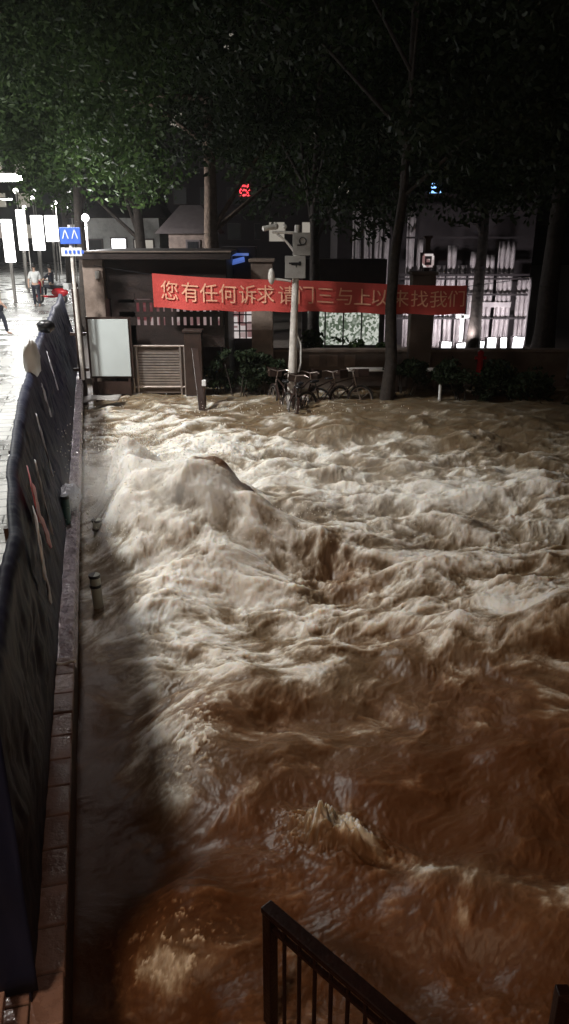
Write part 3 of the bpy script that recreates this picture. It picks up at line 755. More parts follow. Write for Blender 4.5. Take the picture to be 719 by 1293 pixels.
for ch, u in zip(txt, us):
    m0 = text_mesh(ch, 0.42); b0 = bmesh.new(); b0.from_mesh(m0)
    bmesh.ops.triangulate(b0, faces=b0.faces[:]); bmesh.ops.subdivide_edges(b0, edges=[e for e in b0.edges if e.calc_length() > .05], cuts=2, use_grid_fill=True)
    xs = [v.co.x for v in b0.verts]; ysv = [v.co.y for v in b0.verts]
    if not xs: continue
    cx, cy = (min(xs) + max(xs)) / 2, (min(ysv) + max(ysv)) / 2
    f0 = (u - 192) / 398
    W_ = (BB.x - BA.x)
    for v in b0.verts:
        f = f0 + (v.co.x - cx) / W_; g = 0.46 - (v.co.y - cy) / 0.68
        p = ban(f, g); v.co = (p.x, p.y - 0.03, p.z)
    mt = bpy.data.meshes.new('t'); b0.to_mesh(mt); bmt.from_mesh(mt); b0.free(); bpy.data.meshes.remove(mt)
bmt.to_mesh(tm); bmt.free()
W(bn, link('lettering', tm, M['letter']))
for q, e in ((BA, Vector((-4.3, 18.3, 2.95))), (BB, P(664, 352, 18.5))):
    mb = MB(); z = q.z - (0.03); mb.bar((q.x, q.y, z), e, 0.008, n=5); W(bn, mb.build('rope', M['black_plastic']))

# ------------------------------------------------------------------ camera pole
cp = P(370, 470, 17.5); cp.z = -0.3
pole = empty('camera_pole', cp); tag(pole, 'white pole with surveillance cameras and two square grey plates, bicycles at its foot', 'camera pole')
def K(u, v): return P(u, v, 17.5)
top = K(376, 284)
mb = MB(); mb.bar((K(368, 480).x, 17.5, -.3), K(371, 420), 0.115, 0.085, 16); mb.bar(K(371, 420), top, 0.085, 0.06, 16)
W(pole, mb.build('shaft', M['pole_paint'], smooth=True))
mb = MB(); mb.tube([K(344, 293), K(374, 294)], 0.03); mb.tube([K(350, 295), K(362, 305), K(373, 320)], 0.024); W(pole, mb.build('arm', M['pole_paint'], smooth=True))
mb = MB(); mb.tube([K(345, 352), K(368, 355)], 0.025); W(pole, mb.build('arm', M['pole_paint'], smooth=True))
mb = MB(); c = K(342, 287); mb.bar((c.x - .16, c.y - .05, c.z - .03), (c.x + .1, c.y + .05, c.z + .02), 0.05, 0.06, 12); mb.ball((c.x + .1, c.y + .05, c.z + .02), (.07, .07, .07))
W(pole, mb.build('camera_body', M['pole_paint'], smooth=True))
mb = MB(); c = K(360, 286); mb.ball(c, (.045, .045, .05)); mb.bar(c, (c.x, c.y, c.z - .12), .02); W(pole, mb.build('small_sensor', M['pole_paint'], smooth=True))
mb = MB(); c = K(343, 349); mb.ball(c, (.075, .075, .17)); W(pole, mb.build('camera_dome', M['pole_paint'], smooth=True))
for (u, v, w_, gl) in ((381, 308, 0.38, 0), (373, 337, 0.44, 1)):
    c = K(u, v); c.y -= 0.13
    mb = MB(); mb.box(c, (w_, 0.03, 0.46)); pl = W(pole, mb.build('sign_plate', M['sign_grey'], bevel=0.006))
    mb = MB(); c.y -= .022
    if gl:   # pictogram of a camera
        mb.box((c.x, c.y, c.z + .07), (0.17, 0.008, 0.055)); mb.box((c.x + .10, c.y, c.z + .075), (0.05, 0.008, 0.085)); mb.box((c.x - .11, c.y, c.z + .08), (0.05, 0.008, 0.03)); mb.box((c.x + .02, c.y, c.z + .02), (0.02, .008, .05))
    else:
        mb.torus((c.x + .02, c.y, c.z + .06), (0, 1, 0), 0.07, 0.010, 18, 5); mb.box((c.x - .05, c.y, c.z - .02), (0.1, .008, .02))
    W(pole, mb.build('pictogram', M['black_plastic']))
mb = MB(); mb.tube([K(374, 418), K(380, 435), K(380, 458), K(377, 470)], 0.022); W(pole, mb.build('cable_conduit', M['white_paint'], smooth=True))

# ------------------------------------------------------------------ bicycles
def bicycle(loc, rz, frame_m, basket_m):
    root = empty('bicycle', loc, rz)
    def part(mb, name, m, sm=True, parent=None):
        return mb.build(name, m, parent or root, smooth=sm)
    for sx in (-0.52, 0.52):
        mb = MB(); mb.torus((sx, 0, .32), (0, 1, 0), .30, .022); wh = part(mb, 'wheel', M['rubber'])
        mb = MB(); mb.torus((sx, 0, .32), (0, 1, 0), .27, .01, 24, 5)
        for k in range(10):
            a = k * math.pi / 5; mb.bar((sx, 0, .32), (sx + .27 * math.cos(a), 0, .32 + .27 * math.sin(a)), .003, n=4)
        part(mb, 'rim', M['steel'], parent=wh)
        mb = MB()
        pts = [Vector((sx + .345 * math.cos(a), 0, .32 + .345 * math.sin(a))) for a in [R(q) for q in (20, 50, 80, 110, 140, 170)]]
        for p, q in zip(pts[:-1], pts[1:]): mb.beam(p, q, 0.05, 0.008)
        part(mb, 'mudguard', basket_m)
    mb = MB(); mb.tube([(-.52, 0, .32), (-.1, 0, .30), (-.2, 0, .78)], .016); mb.tube([(-.1, 0, .30), (.38, 0, .72)], .02); mb.tube([(-.2, 0, .7), (.38, 0, .82)], .016); mb.bar((-.52, 0, .32), (-.19, 0, .68), .012)
    part(mb, 'frame', frame_m)
    mb = MB(); mb.tube([(.52, 0, .32), (.40, 0, .70), (.34, 0, .98)], .016); part(mb, 'fork', M['steel'])
    mb = MB(); mb.tube([(.22, -.27, 1.0), (.32, -.18, 1.02), (.34, 0, .98), (.32, .18, 1.02), (.22, .27, 1.0)], .013); part(mb, 'handlebar', M['steel'])
    mb = MB(); mb.ball((-.22, 0, .84), (.13, .075, .035)); mb.bar((-.2, 0, .7), (-.21, 0, .83), .013); part(mb, 'saddle', M['black_plastic'])
    mb = MB(); mb.box((.56, 0, .84), (.24, .28, .02)); 
    for s in (-1, 1): mb.box((.56, .14 * s, .93), (.26, .01, .17)); mb.box((.56 + .12 * s, 0, .93), (.01, .28, .17))
    part(mb, 'basket', basket_m, False)
    mb = MB(); mb.torus((-.1, .03, .30), (0, 1, 0), .08, .008, 16, 5); mb.bar((-.1, .05, .3), (-.02, .05, .17), .01); mb.bar((-.1, -.05, .3), (-.18, -.05, .43), .01); part(mb, 'crank', M['steel'])
    return root
bk = bicycle((P(384, 495, 17.3).x, 17.25, -.32), R(65), M['dark_paint'], M['dark_paint'])
tag(bk, 'dark bicycle with basket right against the foot of the camera pole', 'bicycle', 'parked bicycles in the shallows')
for (u, Y, rz, lab) in ((352, 17.5, 110, 'bicycle just left of the camera pole, between pole and bushes'), (410, 17.4, 40, 'bicycle leaning right of the pole, in front of the low wall'),
                        (430, 17.7, 15, 'rightmost bicycle in the row, farthest from the camera pole'), (368, 16.9, 95, 'bicycle in front of the camera pole, nearest to the water rush')):
    c = copy_tree(bk); c.location = (P(u, 490, Y).x, Y, -.32); c.rotation_euler = (R(random.uniform(-9, 9)), 0, R(rz)); c['label'] = lab

# ------------------------------------------------------------------ low wall, planting
lw = empty('low_wall', (2.5, 19.2, -.4)); tag(lw, 'low brownish wall with pale panels under the red banner', 'wall')
mb = MB(); mb.box((3.4, 19.6, 0.21), (7.4, 0.25, 1.3)); W(lw, mb.build('wall_body', M['stone_dim'], bevel=0.01))
mb = MB(); mb.box((3.4, 19.6, 0.885), (7.5, 0.34, 0.06)); W(lw, mb.build('coping', M['stone'], bevel=0.01))
for u in (397, 420, 442, 520):
    mb = MB(); mb.box((P(u, 455, 19.46).x, 19.46, 0.64), (0.26, 0.03, 0.28)); W(lw, mb.build('pale_panel', M['stone'], bevel=0.008))
be = empty('bench', (P(500, 470, 18.9).x, 18.9, -.3)); tag(be, 'long low bench with pale edge in front of the low wall', 'bench')
x0, x1 = P(438, 472, 18.9).x, P(562, 472, 18.9).x
mb = MB(); mb.box(((x0 + x1) / 2, 18.9, 0.52), (x1 - x0, 0.36, 0.045)); W(be, mb.build('seat', M['pole_paint'], bevel=0.008))
for x in (x0 + .2, (x0 + x1) / 2, x1 - .2):
    mb = MB(); mb.box((x, 18.9, .1), (.08, .3, .8)); W(be, mb.build('leg', M['dark_paint']))
c = P(557, 476, 17.9)
mb = MB(); mb.bar((c.x, 17.9, -.35), (c.x, 17.9, c.z), .035, n=12); mb.ball((c.x, 17.9, c.z), (.036, .036, .03)); mb.bar((c.x, 17.9, -.1), (c.x + .02, 17.9, -.05), .05)
tag(mb.build('bollard', M['white_paint'], smooth=True), 'thin white bollard standing in the water in front of the bench', 'bollard')

def shrub(c, r, h, n, label, m='leaf_dark', seed=0, size=0.07):
    root = empty('shrub', c); tag(root, label, 'shrub', 'shrubs along the gate and wall')
    rnd = random.Random(seed); mb = MB(); cl = []
    for k in range(9):
        th = rnd.uniform(0, 6.28); q = Vector((r[0] * .7 * math.cos(th), r[1] * .7 * math.sin(th), h * rnd.uniform(.3, .85)))
        mb.bar((q.x * .15, q.y * .15, 0), q, .018, .006, 5); cl.append((q.x, q.y, q.z, min(r[0], h) * rnd.uniform(.32, .5)))
    mb.build('stem', M['bark'], root)
    leaf_cloud('foliage', cl, n, size, M[m], root, seed)
shrub((P(275, 450, 18.6).x, 18.6, -.3), (.35, .35), 1.5, 2200, 'upright dark shrub between gate pillar and beige pier', seed=31)
shrub((P(300, 455, 18.4).x, 18.4, -.3), (.55, .4), 1.7, 3000, 'bushy dark shrub in front of the beige pier', seed=32)
shrub((P(335, 455, 18.5).x, 18.5, -.3), (.5, .4), 1.6, 3000, 'dark shrub left of the camera pole', seed=33)
shrub((P(510, 470, 18.3).x, 18.3, -.3), (.6, .4), 1.25, 2600, 'low dark shrub at the foot of the slim tree', seed=34)
shrub((P(590, 470, 18.0).x, 18.0, -.3), (.75, .5), 1.25, 4500, 'rounded clipped shrub right of the thin white bollard', seed=35, size=.05)
shrub((P(650, 475, 18.2).x, 18.2, -.3), (.8, .5), 1.0, 3500, 'dark shrub right of the rounded clipped shrub', seed=36)
shrub((P(700, 480, 17.6).x, 17.6, -.3), (.8, .5), 0.8, 3000, 'low dark shrub at the right edge of the water', seed=37)
shrub((P(420, 440, 20.4).x, 20.4, .1), (.8, .3), 1.15, 1500, 'leafy shrub lit by the shop window behind the low wall', m='leaf', seed=38)
shrub((P(466, 440, 20.3).x, 20.3, .1), (.5, .3), 1.1, 900, 'small shrub behind the low wall beside the slim tree', m='leaf', seed=39)

# ------------------------------------------------------------------ building behind the gate
YB = 26.0
bd = empty('slatted_building', (P(550, 440, YB).x, YB, 0.1)); tag(bd, 'pale building of tall vertical fins behind the red banner', 'building')
def XB(u): return P(u, 400, YB).x
mb = MB(); mb.box(((XB(425) + XB(668)) / 2, YB + 2.3, 2.4), (XB(668) - XB(425), 4.0, 4.8)); W(bd, mb.build('wall', M['facade_dark']))
fins = [(442, 452, 250), (456, 466, 262), (470, 478, 275), (481, 486, 280), (508, 518, 262), (522, 529, 300), (534, 541, 330), (547, 556, 335), (560, 570, 310), (573, 584, 335), (588, 600, 318), (604, 617, 322), (621, 641, 305), (649, 665, 350)]
for (a, b_, vt) in fins:
    zt = Z_(vt, YB - .2); x0, x1 = XB(a), XB(b_)
    n = max(8, int((x1 - x0) / 0.02)); xx = np.linspace(x0, x1, n); zz = np.linspace(0, zt, 12); V = np.zeros((n, 12, 3))
    for j in range(12):
        V[:, j, 0] = xx + .01 * np.sin(zz[j] * 3 + xx * 5); V[:, j, 1] = YB - .12 + .045 * np.sin(xx * 2 * math.pi / .155) + .03 * fbm(xx * 2.2, np.full_like(xx, zz[j] * .35), 12, 2); V[:, j, 2] = zz[j]
    W(bd, grid_mesh('fin', V, M['facade_pale'], thick=.03))
mb = MB()
for v in (300, 347, 352, 372, 402): mb.box(((XB(500) + XB(660)) / 2, YB - .3, Z_(v, YB - .3)), (XB(660) - XB(500), .05, .06))
W(bd, mb.build('rail', M['facade_dark']))
mb = MB(); mb.box(((XB(590) + XB(640)) / 2, YB - .22, Z_(384, YB)), (XB(640) - XB(588), .06, .16)); W(bd, mb.build('lit_ledge', M['facade_pale']))
def area(name, loc, rot, size, power, color=(1, 1, 1), sy=None):
    d = bpy.data.lights.new(name, 'AREA'); d.energy = power; d.color = color; d.size = size
    if sy: d.shape = 'RECTANGLE'; d.size_y = sy
    o = bpy.data.objects.new(name, d); COL.objects.link(o); o.location = loc; o.rotation_euler = rot; return o
# row of lit display boxes in front of the fins
rnd = random.Random(5)
u = 556
while u < 655:
    w = rnd.uniform(9, 17); z1 = Z_(rnd.uniform(424, 434), 24.6); z0 = Z_(446, 24.6)
    x0, x1 = P(u, 440, 24.6).x, P(u + w, 440, 24.6).x
    db = empty('light_box', ((x0 + x1) / 2, 24.6, 0.1)); tag(db, 'low glowing white display box at the foot of the pale fins', 'light box', 'glowing display boxes')
    mb = MB(); mb.box(((x0 + x1) / 2, 24.55, (z0 + z1) / 2), (x1 - x0 - .06, .04, z1 - z0), Euler((0, R(rnd.uniform(-9, 9)), 0))); W(db, mb.build('lit_face', M['glow_box']))
    mb = MB(); mb.box(((x0 + x1) / 2, 24.70, z1 / 2), (x1 - x0, .22, z1)); W(db, mb.build('case', M['facade_dark']))
    u += w + rnd.uniform(2, 6)
for x in (XB(470), XB(560), XB(630)):
    area('display_light', (x, 24.2, 0.7), (R(120), 0, 0), 1.2, 50, (1, .95, .97), .2)
# letters-like sign 'T' shapes on the facade (lit shop lettering)
ts_ = empty('shop_lettering', (P(585, 400, 24.9).x, 24.9, .1)); tag(ts_, 'standing pale letter shaped frame near the glowing display boxes', 'sign')
c = P(583, 415, 24.9); mb = MB(); mb.box((c.x, 24.9, c.z + .38), (.42, .08, .12)); mb.box((c.x, 24.9, c.z), (.12, .08, .85)); W(ts_, mb.build('upright_letter', M['house_white'], bevel=.01))
# shop window left part
sw = empty('shop', (P(430, 420, 24).x, 24.0, .1)); tag(sw, 'small shop with bright green tinted window behind the low wall', 'shop')
x0, x1 = P(388, 410, 24).x, P(480, 410, 24).x
mb = MB(); mb.box(((x0 + x1) / 2, 24.4, 1.5), (x1 - x0 + .3, .6, 2.8)); W(sw, mb.build('wall', M['facade_dark']))
for i in range(4):
    xx = x0 + (i + .5) * (x1 - x0) / 4
    f = W(sw, MB().box((xx, 24.08, 1.15), ((x1 - x0) / 4 - .05, .04, 1.5)).build('window', M['glow_shop']))
# lattice lit window left of beige pier
lt = empty('kiosk', (P(301, 400, 21).x, 21.6, .1)); tag(lt, 'small lit kiosk with lattice window between gatehouse and beige pier', 'kiosk')
x0, x1 = P(286, 400, 21).x, P(319, 400, 21).x; z0, z1 = Z_(428, 21), Z_(366, 21)
mb = MB(); mb.box(((x0 + x1) / 2, 21.6, 1.7), (x1 - x0 + .2, 1.0, 3.2)); W(lt, mb.build('wall', M['facade_dark']))
wn_ = W(lt, MB().box(((x0 + x1) / 2, 21.06, (z0 + z1) / 2), (x1 - x0, .04, z1 - z0)).build('window', M['glow_dim']))
mb = MB()
for i in range(5): mb.box((x0 + i * (x1 - x0) / 4, 21.02, (z0 + z1) / 2), (.035, .03, z1 - z0))
for i in range(7): mb.box(((x0 + x1) / 2, 21.0, z0 + i * (z1 - z0) / 6), (x1 - x0, .03, .03))
W(lt, mb.build('lattice', M['facade_dark']))
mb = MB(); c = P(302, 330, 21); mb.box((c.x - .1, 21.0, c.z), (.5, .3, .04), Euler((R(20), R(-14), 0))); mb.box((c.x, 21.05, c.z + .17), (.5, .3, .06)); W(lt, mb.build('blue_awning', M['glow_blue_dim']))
# red scooter-like mark right, small red hydrant on wall
c = P(607, 452, 19.2)
fh = empty('fire_hydrant', (c.x, 19.2, .4)); tag(fh, 'small bright red hydrant head by the right end of the low wall', 'hydrant')
mb = MB(); mb.bar((c.x, 19.2, .3), (c.x, 19.2, c.z + .1), .08, .07, 14); mb.ball((c.x, 19.2, c.z + .12), (.085, .085, .07)); W(fh, mb.build('barrel', M['red_paint'], smooth=True))
mb = MB(); mb.bar((c.x - .14, 19.2, c.z), (c.x + .14, 19.2, c.z), .04, n=10); W(fh, mb.build('outlets', M['red_paint'], smooth=True))

# red neon & blue sign & pink emblem
def sign_glyph(name, u, v, Y, w, h, m, label, cat, bars):
    c = P(u, v, Y); root = empty(name, (c.x, Y, c.z)); tag(root, label, cat)
    mb = MB(); mb.box((c.x, Y + .06, c.z), (w, .08, h)); W(root, mb.build('backing', M['facade_dark']))
    mb = MB()
    for (bx, bz, bw, bh) in bars: mb.box((c.x + bx * w, Y, c.z + bz * h), (bw * w, .05, bh * h))
    W(root, mb.build('lit_strokes', m)); return root
sign_glyph('neon_sign', 309, 240, 33, .62, .62, M['glow_red'], 'small glowing red neon sign high behind the trees', 'neon sign', [(-.15, .25, .5, .12), (0, 0, .7, .13), (.1, -.3, .5, .12), (-.25, -.1, .12, .5), (.2, .1, .12, .6)])
sign_glyph('blue_light_sign', 549, 243, 32, .6, .75, M['glow_blue'], 'bright blue and white lit sign high above the slatted building', 'lit sign', [(-.1, .32, .7, .25), (0, 0, .85, .16), (.05, -.3, .75, .2)])
sign_glyph('wall_emblem', 541, 329, 19.15, .36, .36, M['glow_dim'], 'pale pink emblem on the wall just above the banner', 'emblem', [(0, .35, .6, .14), (-.3, 0, .14, .6), (.3, 0, .14, .6), (0, -.35, .6, .14), (0, 0, .2, .2)])
mb = MB(); c = P(541, 300, 19.3); mb.box((c.x, 19.32, 2.9), (.12, .12, 1.3)); mb.box((c.x, 19.3, 3.55), (.2, .16, .06)); tag(mb.build('sign_mast', M['dark_paint']), 'dark mast carrying the pink emblem above the banner', 'mast')

# ------------------------------------------------------------------ far houses and towers
def house(x, y, w, d, h, m, label, wins, pitched=True, name='house', z0=.1):
    root = empty(name, (x, y, z0)); tag(root, label, 'house' if name == 'house' else 'apartment building')
    mb = MB(); mb.box((0, d / 2, h / 2), (w, d, h)); mb.build('wall', m, root)
    if pitched:
        bm = MB(); r = bm.bm; y0, y1 = -.4, d + .4; v = [r.verts.new(p) for p in ((-w / 2 - .4, y0, h), (w / 2 + .4, y0, h), (w / 2 + .4, y1, h), (-w / 2 - .4, y1, h), (-w / 2 + .3, d / 2, h + .9), (w / 2 - .3, d / 2, h + .9))]
        for f in ((0, 1, 5, 4), (1, 2, 5), (2, 3, 4, 5), (3, 0, 4), (3, 2, 1, 0)): r.faces.new([v[i] for i in f])
        bm.build('roof', M['roof_grey'], root)
    else:
        MB().box((0, d / 2, h + .1), (w + .3, d + .3, .2)).build('roof', M['roof_grey'], root)
    for (wx, wz, ww, wh, lit) in wins:
        f = MB().box((wx, -.03, wz), (ww + .12, .08, wh + .12)).build('window', M['roof_grey'], root)
        MB().box((wx, -.08, wz), (ww, .03, wh)).build('pane', M[lit], f)
    return root
house(P(150, 300, 36).x, 36, 3.6, 3, 4.1, M['house_white'], 'low white house with lit front behind the gatehouse roof', [(-1.1, 2.9, .7, .6, 'black_plastic'), (0, 3.0, .6, .5, 'glow_box'), (1.1, 2.9, .8, .6, 'glow_window')])
house(P(238, 300, 27).x, 27, 1.3, 2, 3.5, M['stone'], 'tiny pitched roof hut left of the stout pale trunk', [(.15, 3.0, .35, .5, 'black_plastic')])
rnd = random.Random(3)
def tower(u, Y, w, h, label, p, z=0.1, only=None):
    wins = []
    nz = int(h / 3)
    for k in range(1, nz):
        for i in range(int(w / 2.4)):
            lit = 'glow_window' if (only(i, k) if only else rnd.random() < p) else 'black_plastic'
            wins.append((-w / 2 + 1.2 + i * 2.4, k * 3 + .5, 1.1, 1.3, lit))
    house(P(u, 200, Y).x, Y, w, 12, h, M['tower'], label, wins, False, 'apartment_building', z)
tower(330, 75, 17, 33, 'dim apartment tower behind the trees above the gatehouse', .12)
tower(395, 60, 7.5, 12, 'lower dim block seen through leaves above the camera pole', .5)
tower(640, 90, 22, 30, 'dark apartment tower far behind on the right', .07)
tower(20, 85, 16, 16, 'dim block closing the lit street at the left', .3)
M['glow_far'] = M['glow_window']

# ------------------------------------------------------------------ street furniture, left
def street_lamp(loc, rz, label, power, spot=True, lens=(.66, .2, .05), head_m='glow_lamp', reach=1.2, height=6.2, ang=150, color=(.98, .98, .93), soft=.5):
    root = empty('street_lamp', loc, rz); tag(root, label, 'street lamp', 'street lamps')
    mb = MB(); mb.bar((0, 0, 0), (0, 0, height), .08, .05, 12); mb.bar((0, 0, 0), (0, 0, .5), .12, .11, 12); mb.build('pole', M['sign_grey'], root, smooth=True)
    mb = MB(); mb.tube([(0, 0, height - .1), (reach * .5, 0, height + .12), (reach, 0, height + .1)], .035); mb.build('arm', M['sign_grey'], root, smooth=True)
    mb = MB(); mb.box((reach + .3, 0, height + .10 + lens[2] * .5), (lens[0] + .09, lens[1] + .06, .08)); hd = mb.build('lamp_head', M['sign_grey'], root, bevel=.02)
    mb = MB(); mb.box((reach + .3, 0, height + .055), lens); mb.build('lens', M[head_m], hd, bevel=.01)
    if power:
        d = bpy.data.lights.new('lamp_light', 'SPOT' if spot else 'POINT'); d.energy = power; d.color = color; d.shadow_soft_size = soft
        if spot: d.spot_size = R(ang); d.spot_blend = .5
        l = bpy.data.objects.new('lamp_light', d); COL.objects.link(l); l.parent = root; l.location = (reach + .3, 0, height - .08)
    return root
# main lamp: off the left edge, over street and flood
street_lamp(tuple(S(14.6, -6.0, .58)), R(13.5), 'street lamp beside the fence, standing out of view on the left', MAIN_LAMP, reach=1.5, height=8.2, ang=130)
street_lamp(tuple(S(27.5, -7.9, .58)), R(13.5), 'street lamp on the far pavement, nearest one along the street', STREET_LAMP * 1.2, height=7.4)
fl = P(12, 226, 40)
street_lamp((fl.x - 1.2, 40, .58), 0, 'bright street lamp seen at the left edge of the view', STREET_LAMP * .15, spot=False, lens=(1.1, .5, .3), reach=.9, height=fl.z - .58)
street_lamp(tuple(S(58, -6.5, .58)), R(13.5), 'farthest street lamp at the end of the street', STREET_LAMP * .5, ang=170, height=5.0)
street_lamp(tuple(S(13.0, -2.3, .58)), R(13.5), 'added fill lamp reaching over the river wall, out of view above', 650, reach=1.6, height=7.9, ang=102, color=(1, .9, .86))  # added unseen lamp that brightens the coping
# added warm fill lamps behind the viewer, unseen, for the near water
street_lamp((3.4, -3.6, -.9), R(140), 'weak added warm fill lamp behind the viewer on the right bank', 220, height=9.0, color=(1, .55, .3), ang=160)
wl = street_lamp(tuple(S(-3.0, -5.2, .58)), R(13.5), 'added warm fill lamp behind the viewer beside the street', WARM_FILL, height=8.0, color=(1, .67, .42), ang=160, soft=.9)

for i, (u, v, Y, s) in enumerate(((20, 241, 46, .14), (43, 241, 52, .12), (41, 250, 50, .12), (67, 262, 50, .13), (70, 256, 60, .14), (88, 240, 45, .16), (108, 275, 24, .11), (31, 262, 58, .15), (84, 262, 62, .12))):
    c = P(u, v, Y); r = empty('globe_lamp', (c.x, Y, .5)); tag(r, 'small round glowing lamp on a thin post along the street', 'globe lamp', 'small globe lamps')
    MB().ball(c, (s, s, s)).build('globe', M['glow_white'], None, smooth=True)
    g = COL.objects[-1]; W(r, g)
    if u in (108, 70):
        d = bpy.data.lights.new('globe_light', 'POINT'); d.energy = 600 if u == 108 else 450; d.color = (1, .97, .97); d.shadow_soft_size = .13
        l = bpy.data.objects.new('globe_light', d); COL.objects.link(l); l.location = (c.x, c.y - .3, c.z - .1)
    W(r, MB().bar((c.x, Y, .5), (c.x, Y, c.z - s), .03, n=6).build('post', M['sign_grey']))
for i, (u0, u1, v0, v1, Y, lab) in enumerate(((5, 17, 277, 331, 37, 'leftmost and lowest tall glowing column sign'), (23, 33, 265, 316, 43, 'slim second tall glowing column sign from the left'), (41, 55, 272, 316, 47, 'wide third tall glowing column sign from the left'), (58, 73, 272, 305, 53, 'short rightmost tall glowing column sign'))):
    vm = (v0 + v1) / 2; a, b_ = P(u0, vm, Y), P(u1, vm, Y); a.z = P(u0, v1, Y).z; b_.z = P(u0, v0, Y).z
    r = empty('column_sign', ((a.x + b_.x) / 2, Y, .58)); tag(r, lab, 'lit sign', 'glowing column signs')
    W(r, MB().box(((a.x + b_.x) / 2, Y, (a.z + b_.z) / 2), (b_.x - a.x, .22, b_.z - a.z)).build('lit_box', M['glow_white'], bevel=.02))
    W(r, MB().box(((a.x + b_.x) / 2, Y, (a.z + .55) / 2), (.12, .12, max(.1, a.z - .55))).build('mount', M['sign_grey']))
# shop row along the far side of the street
sh = empty('shop_row', S(40, -11, .58)); tag(sh, 'pale shop row along the far left side of the street', 'building')
W(sh, MB().beam(S(20, -13, 2.6), S(80, -13, 2.6), 4.0, 4.2).build('wall', M['stone_dim']))
for k in range(9):
    W(sh, MB().beam(S(23 + k * 5, -10.97, 1.9), S(26.4 + k * 5, -10.97, 1.9), .06, 2.2).build('window', M['glow_window']))

# blue street sign
c = P(90, 300, 17.6)
bs = empty('street_sign', (P(98, 400, 17.6).x, 17.6, .5)); tag(bs, 'blue rectangular street sign with white marks on a pale pole', 'street sign')
x0, x1 = P(77, 300, 17.6).x, P(103, 300, 17.6).x; zt, zb = Z_(287, 17.6), Z_(308, 17.6)
W(bs, MB().box(((x0 + x1) / 2, 17.55, (zt + zb) / 2), (x1 - x0, .04, zt - zb)).build('blue_plate', M['blue_sign'], bevel=.01))
mb = MB()
for k in (-1, 1):
    xx = (x0 + x1) / 2 + k * .10; z = (zt + zb) / 2 + .03
    mb.beam((xx - .06, 17.52, z - .09), (xx, 17.52, z + .09), .01, .02); mb.beam((xx + .06, 17.52, z - .09), (xx, 17.52, z + .09), .01, .02)
W(bs, mb.build('white_marks', M['white_paint']))
z2 = Z_(318, 17.6)
W(bs, MB().box(((x0 + x1) / 2, 17.55, z2), (x1 - x0, .04, .17)).build('name_plate', M['white_paint'], bevel=.005))
mb = MB()
for k in range(5): mb.box((x0 + .1 + k * .09, 17.52, z2), (.05, .01, .07))
W(bs, mb.build('plate_marks', M['blue_sign']))
W(bs, MB().bar((P(98, 400, 17.6).x, 17.6, .5), (P(98, 400, 17.6).x, 17.6, zt + .05), .04, n=10).build('pole', M['pole_paint'], smooth=True))

# ------------------------------------------------------------------ people
def skin(name, pts, edges, m, parent, sub=2):
    me = bpy.data.meshes.new(name); me.from_pydata([p[:3] for p in pts], edges, [])
    o = link(name, me, m, parent)
    md = o.modifiers.new("skin", 'SKIN'); md.use_smooth_shade = True
    me.skin_vertices[0]
    for i, p in enumerate(pts):
        me.skin_vertices[0].data[i].radius = (p[3], p[4] if len(p) > 4 else p[3])
        me.skin_vertices[0].data[i].use_root = (i == 0)
    s = o.modifiers.new("sub", 'SUBSURF'); s.levels = sub; s.render_levels = sub
    return o
def person(loc, rz, label, shirt, trousers, pose='walk', z=0.0):
    root = empty('person', loc, rz); tag(root, label, 'person', 'people on the street')
    # faces +Y locally
    if pose == 'ride':
        hip = .82; kneeL, kneeR = (-.13, .38, .80), (.13, .38, .80); ankL, ankR = (-.13, .42, .38), (.13, .42, .38); toL, toR = (-.13, .56, .34), (.13, .56, .34)
        haL, haR = (-.26, .50, 1.02), (.26, .50, 1.02); elL, elR = (-.28, .24, 1.05), (.28, .24, 1.05)
    else:
        hip = .93; kneeL, kneeR = (-.1, .16, .50), (.1, -.04, .49); ankL, ankR = (-.1, .22, .09), (.1, -.24, .14); toL, toR = (-.1, .36, .04), (.1, -.12, .05)
        haL, haR = (-.27, -.12, .80), (.27, .22, .84); elL, elR = (-.27, -.07, 1.1), (.27, .02, 1.08)
    sh_ = hip + .49
    pts = [(0, 0, hip, .13, .10), (0, 0, hip + .18, .12, .09), (0, .01, hip + .38, .14, .10), (0, .01, sh_ + .05, .06), (0, .02, sh_ + .14, .048), (0, .03, sh_ + .20, .075), (0, .03, sh_ + .30, .085),
           (-.17, 0, sh_, .055), (*elL, .042), (*haL, .03), (.17, 0, sh_, .055), (*elR, .042), (*haR, .03),
           (-.09, 0, hip - .06, .085), (*kneeL, .058), (*ankL, .038), (*toL, .035), (.09, 0, hip - .06, .085), (*kneeR, .058), (*ankR, .038), (*toR, .035)]
    ed = [(0, 1), (1, 2), (2, 3), (3, 4), (4, 5), (5, 6), (2, 7), (7, 8), (8, 9), (2, 10), (10, 11), (11, 12), (0, 13), (13, 14), (14, 15), (15, 16), (0, 17), (17, 18), (18, 19), (19, 20)]
    body = skin('body', pts, ed, M['skin'], root, 1)
    g = 1.22
    sp = [(0, 0, hip + .02, .15, .125), (0, 0, hip + .18, .145, .115), (0, .01, hip + .38, .165, .125), (0, .01, sh_ + .03, .08), (-.17, 0, sh_, .075), tuple(Vector((-.17, 0, sh_)).lerp(Vector(elL), .8)) + (.06,), (.17, 0, sh_, .075), tuple(Vector((.17, 0, sh_)).lerp(Vector(elR), .8)) + (.06,)]
    skin('shirt', sp, [(0, 1), (1, 2), (2, 3), (2, 4), (4, 5), (2, 6), (6, 7)], shirt, root, 1)
    tp = [(0, 0, hip, .145, .12), (-.09, 0, hip - .07, .10), (*kneeL, .072), (*ankL, .055), (.09, 0, hip - .07, .10), (*kneeR, .072), (*ankR, .055)]
    skin('trousers', tp, [(0, 1), (1, 2), (2, 3), (0, 4), (4, 5), (5, 6)], trousers, root, 1)
    MB().ball((0, .01, sh_ + .30), (.092, .105, .10)).build('hair', M['hair'], root, smooth=True)
    return root
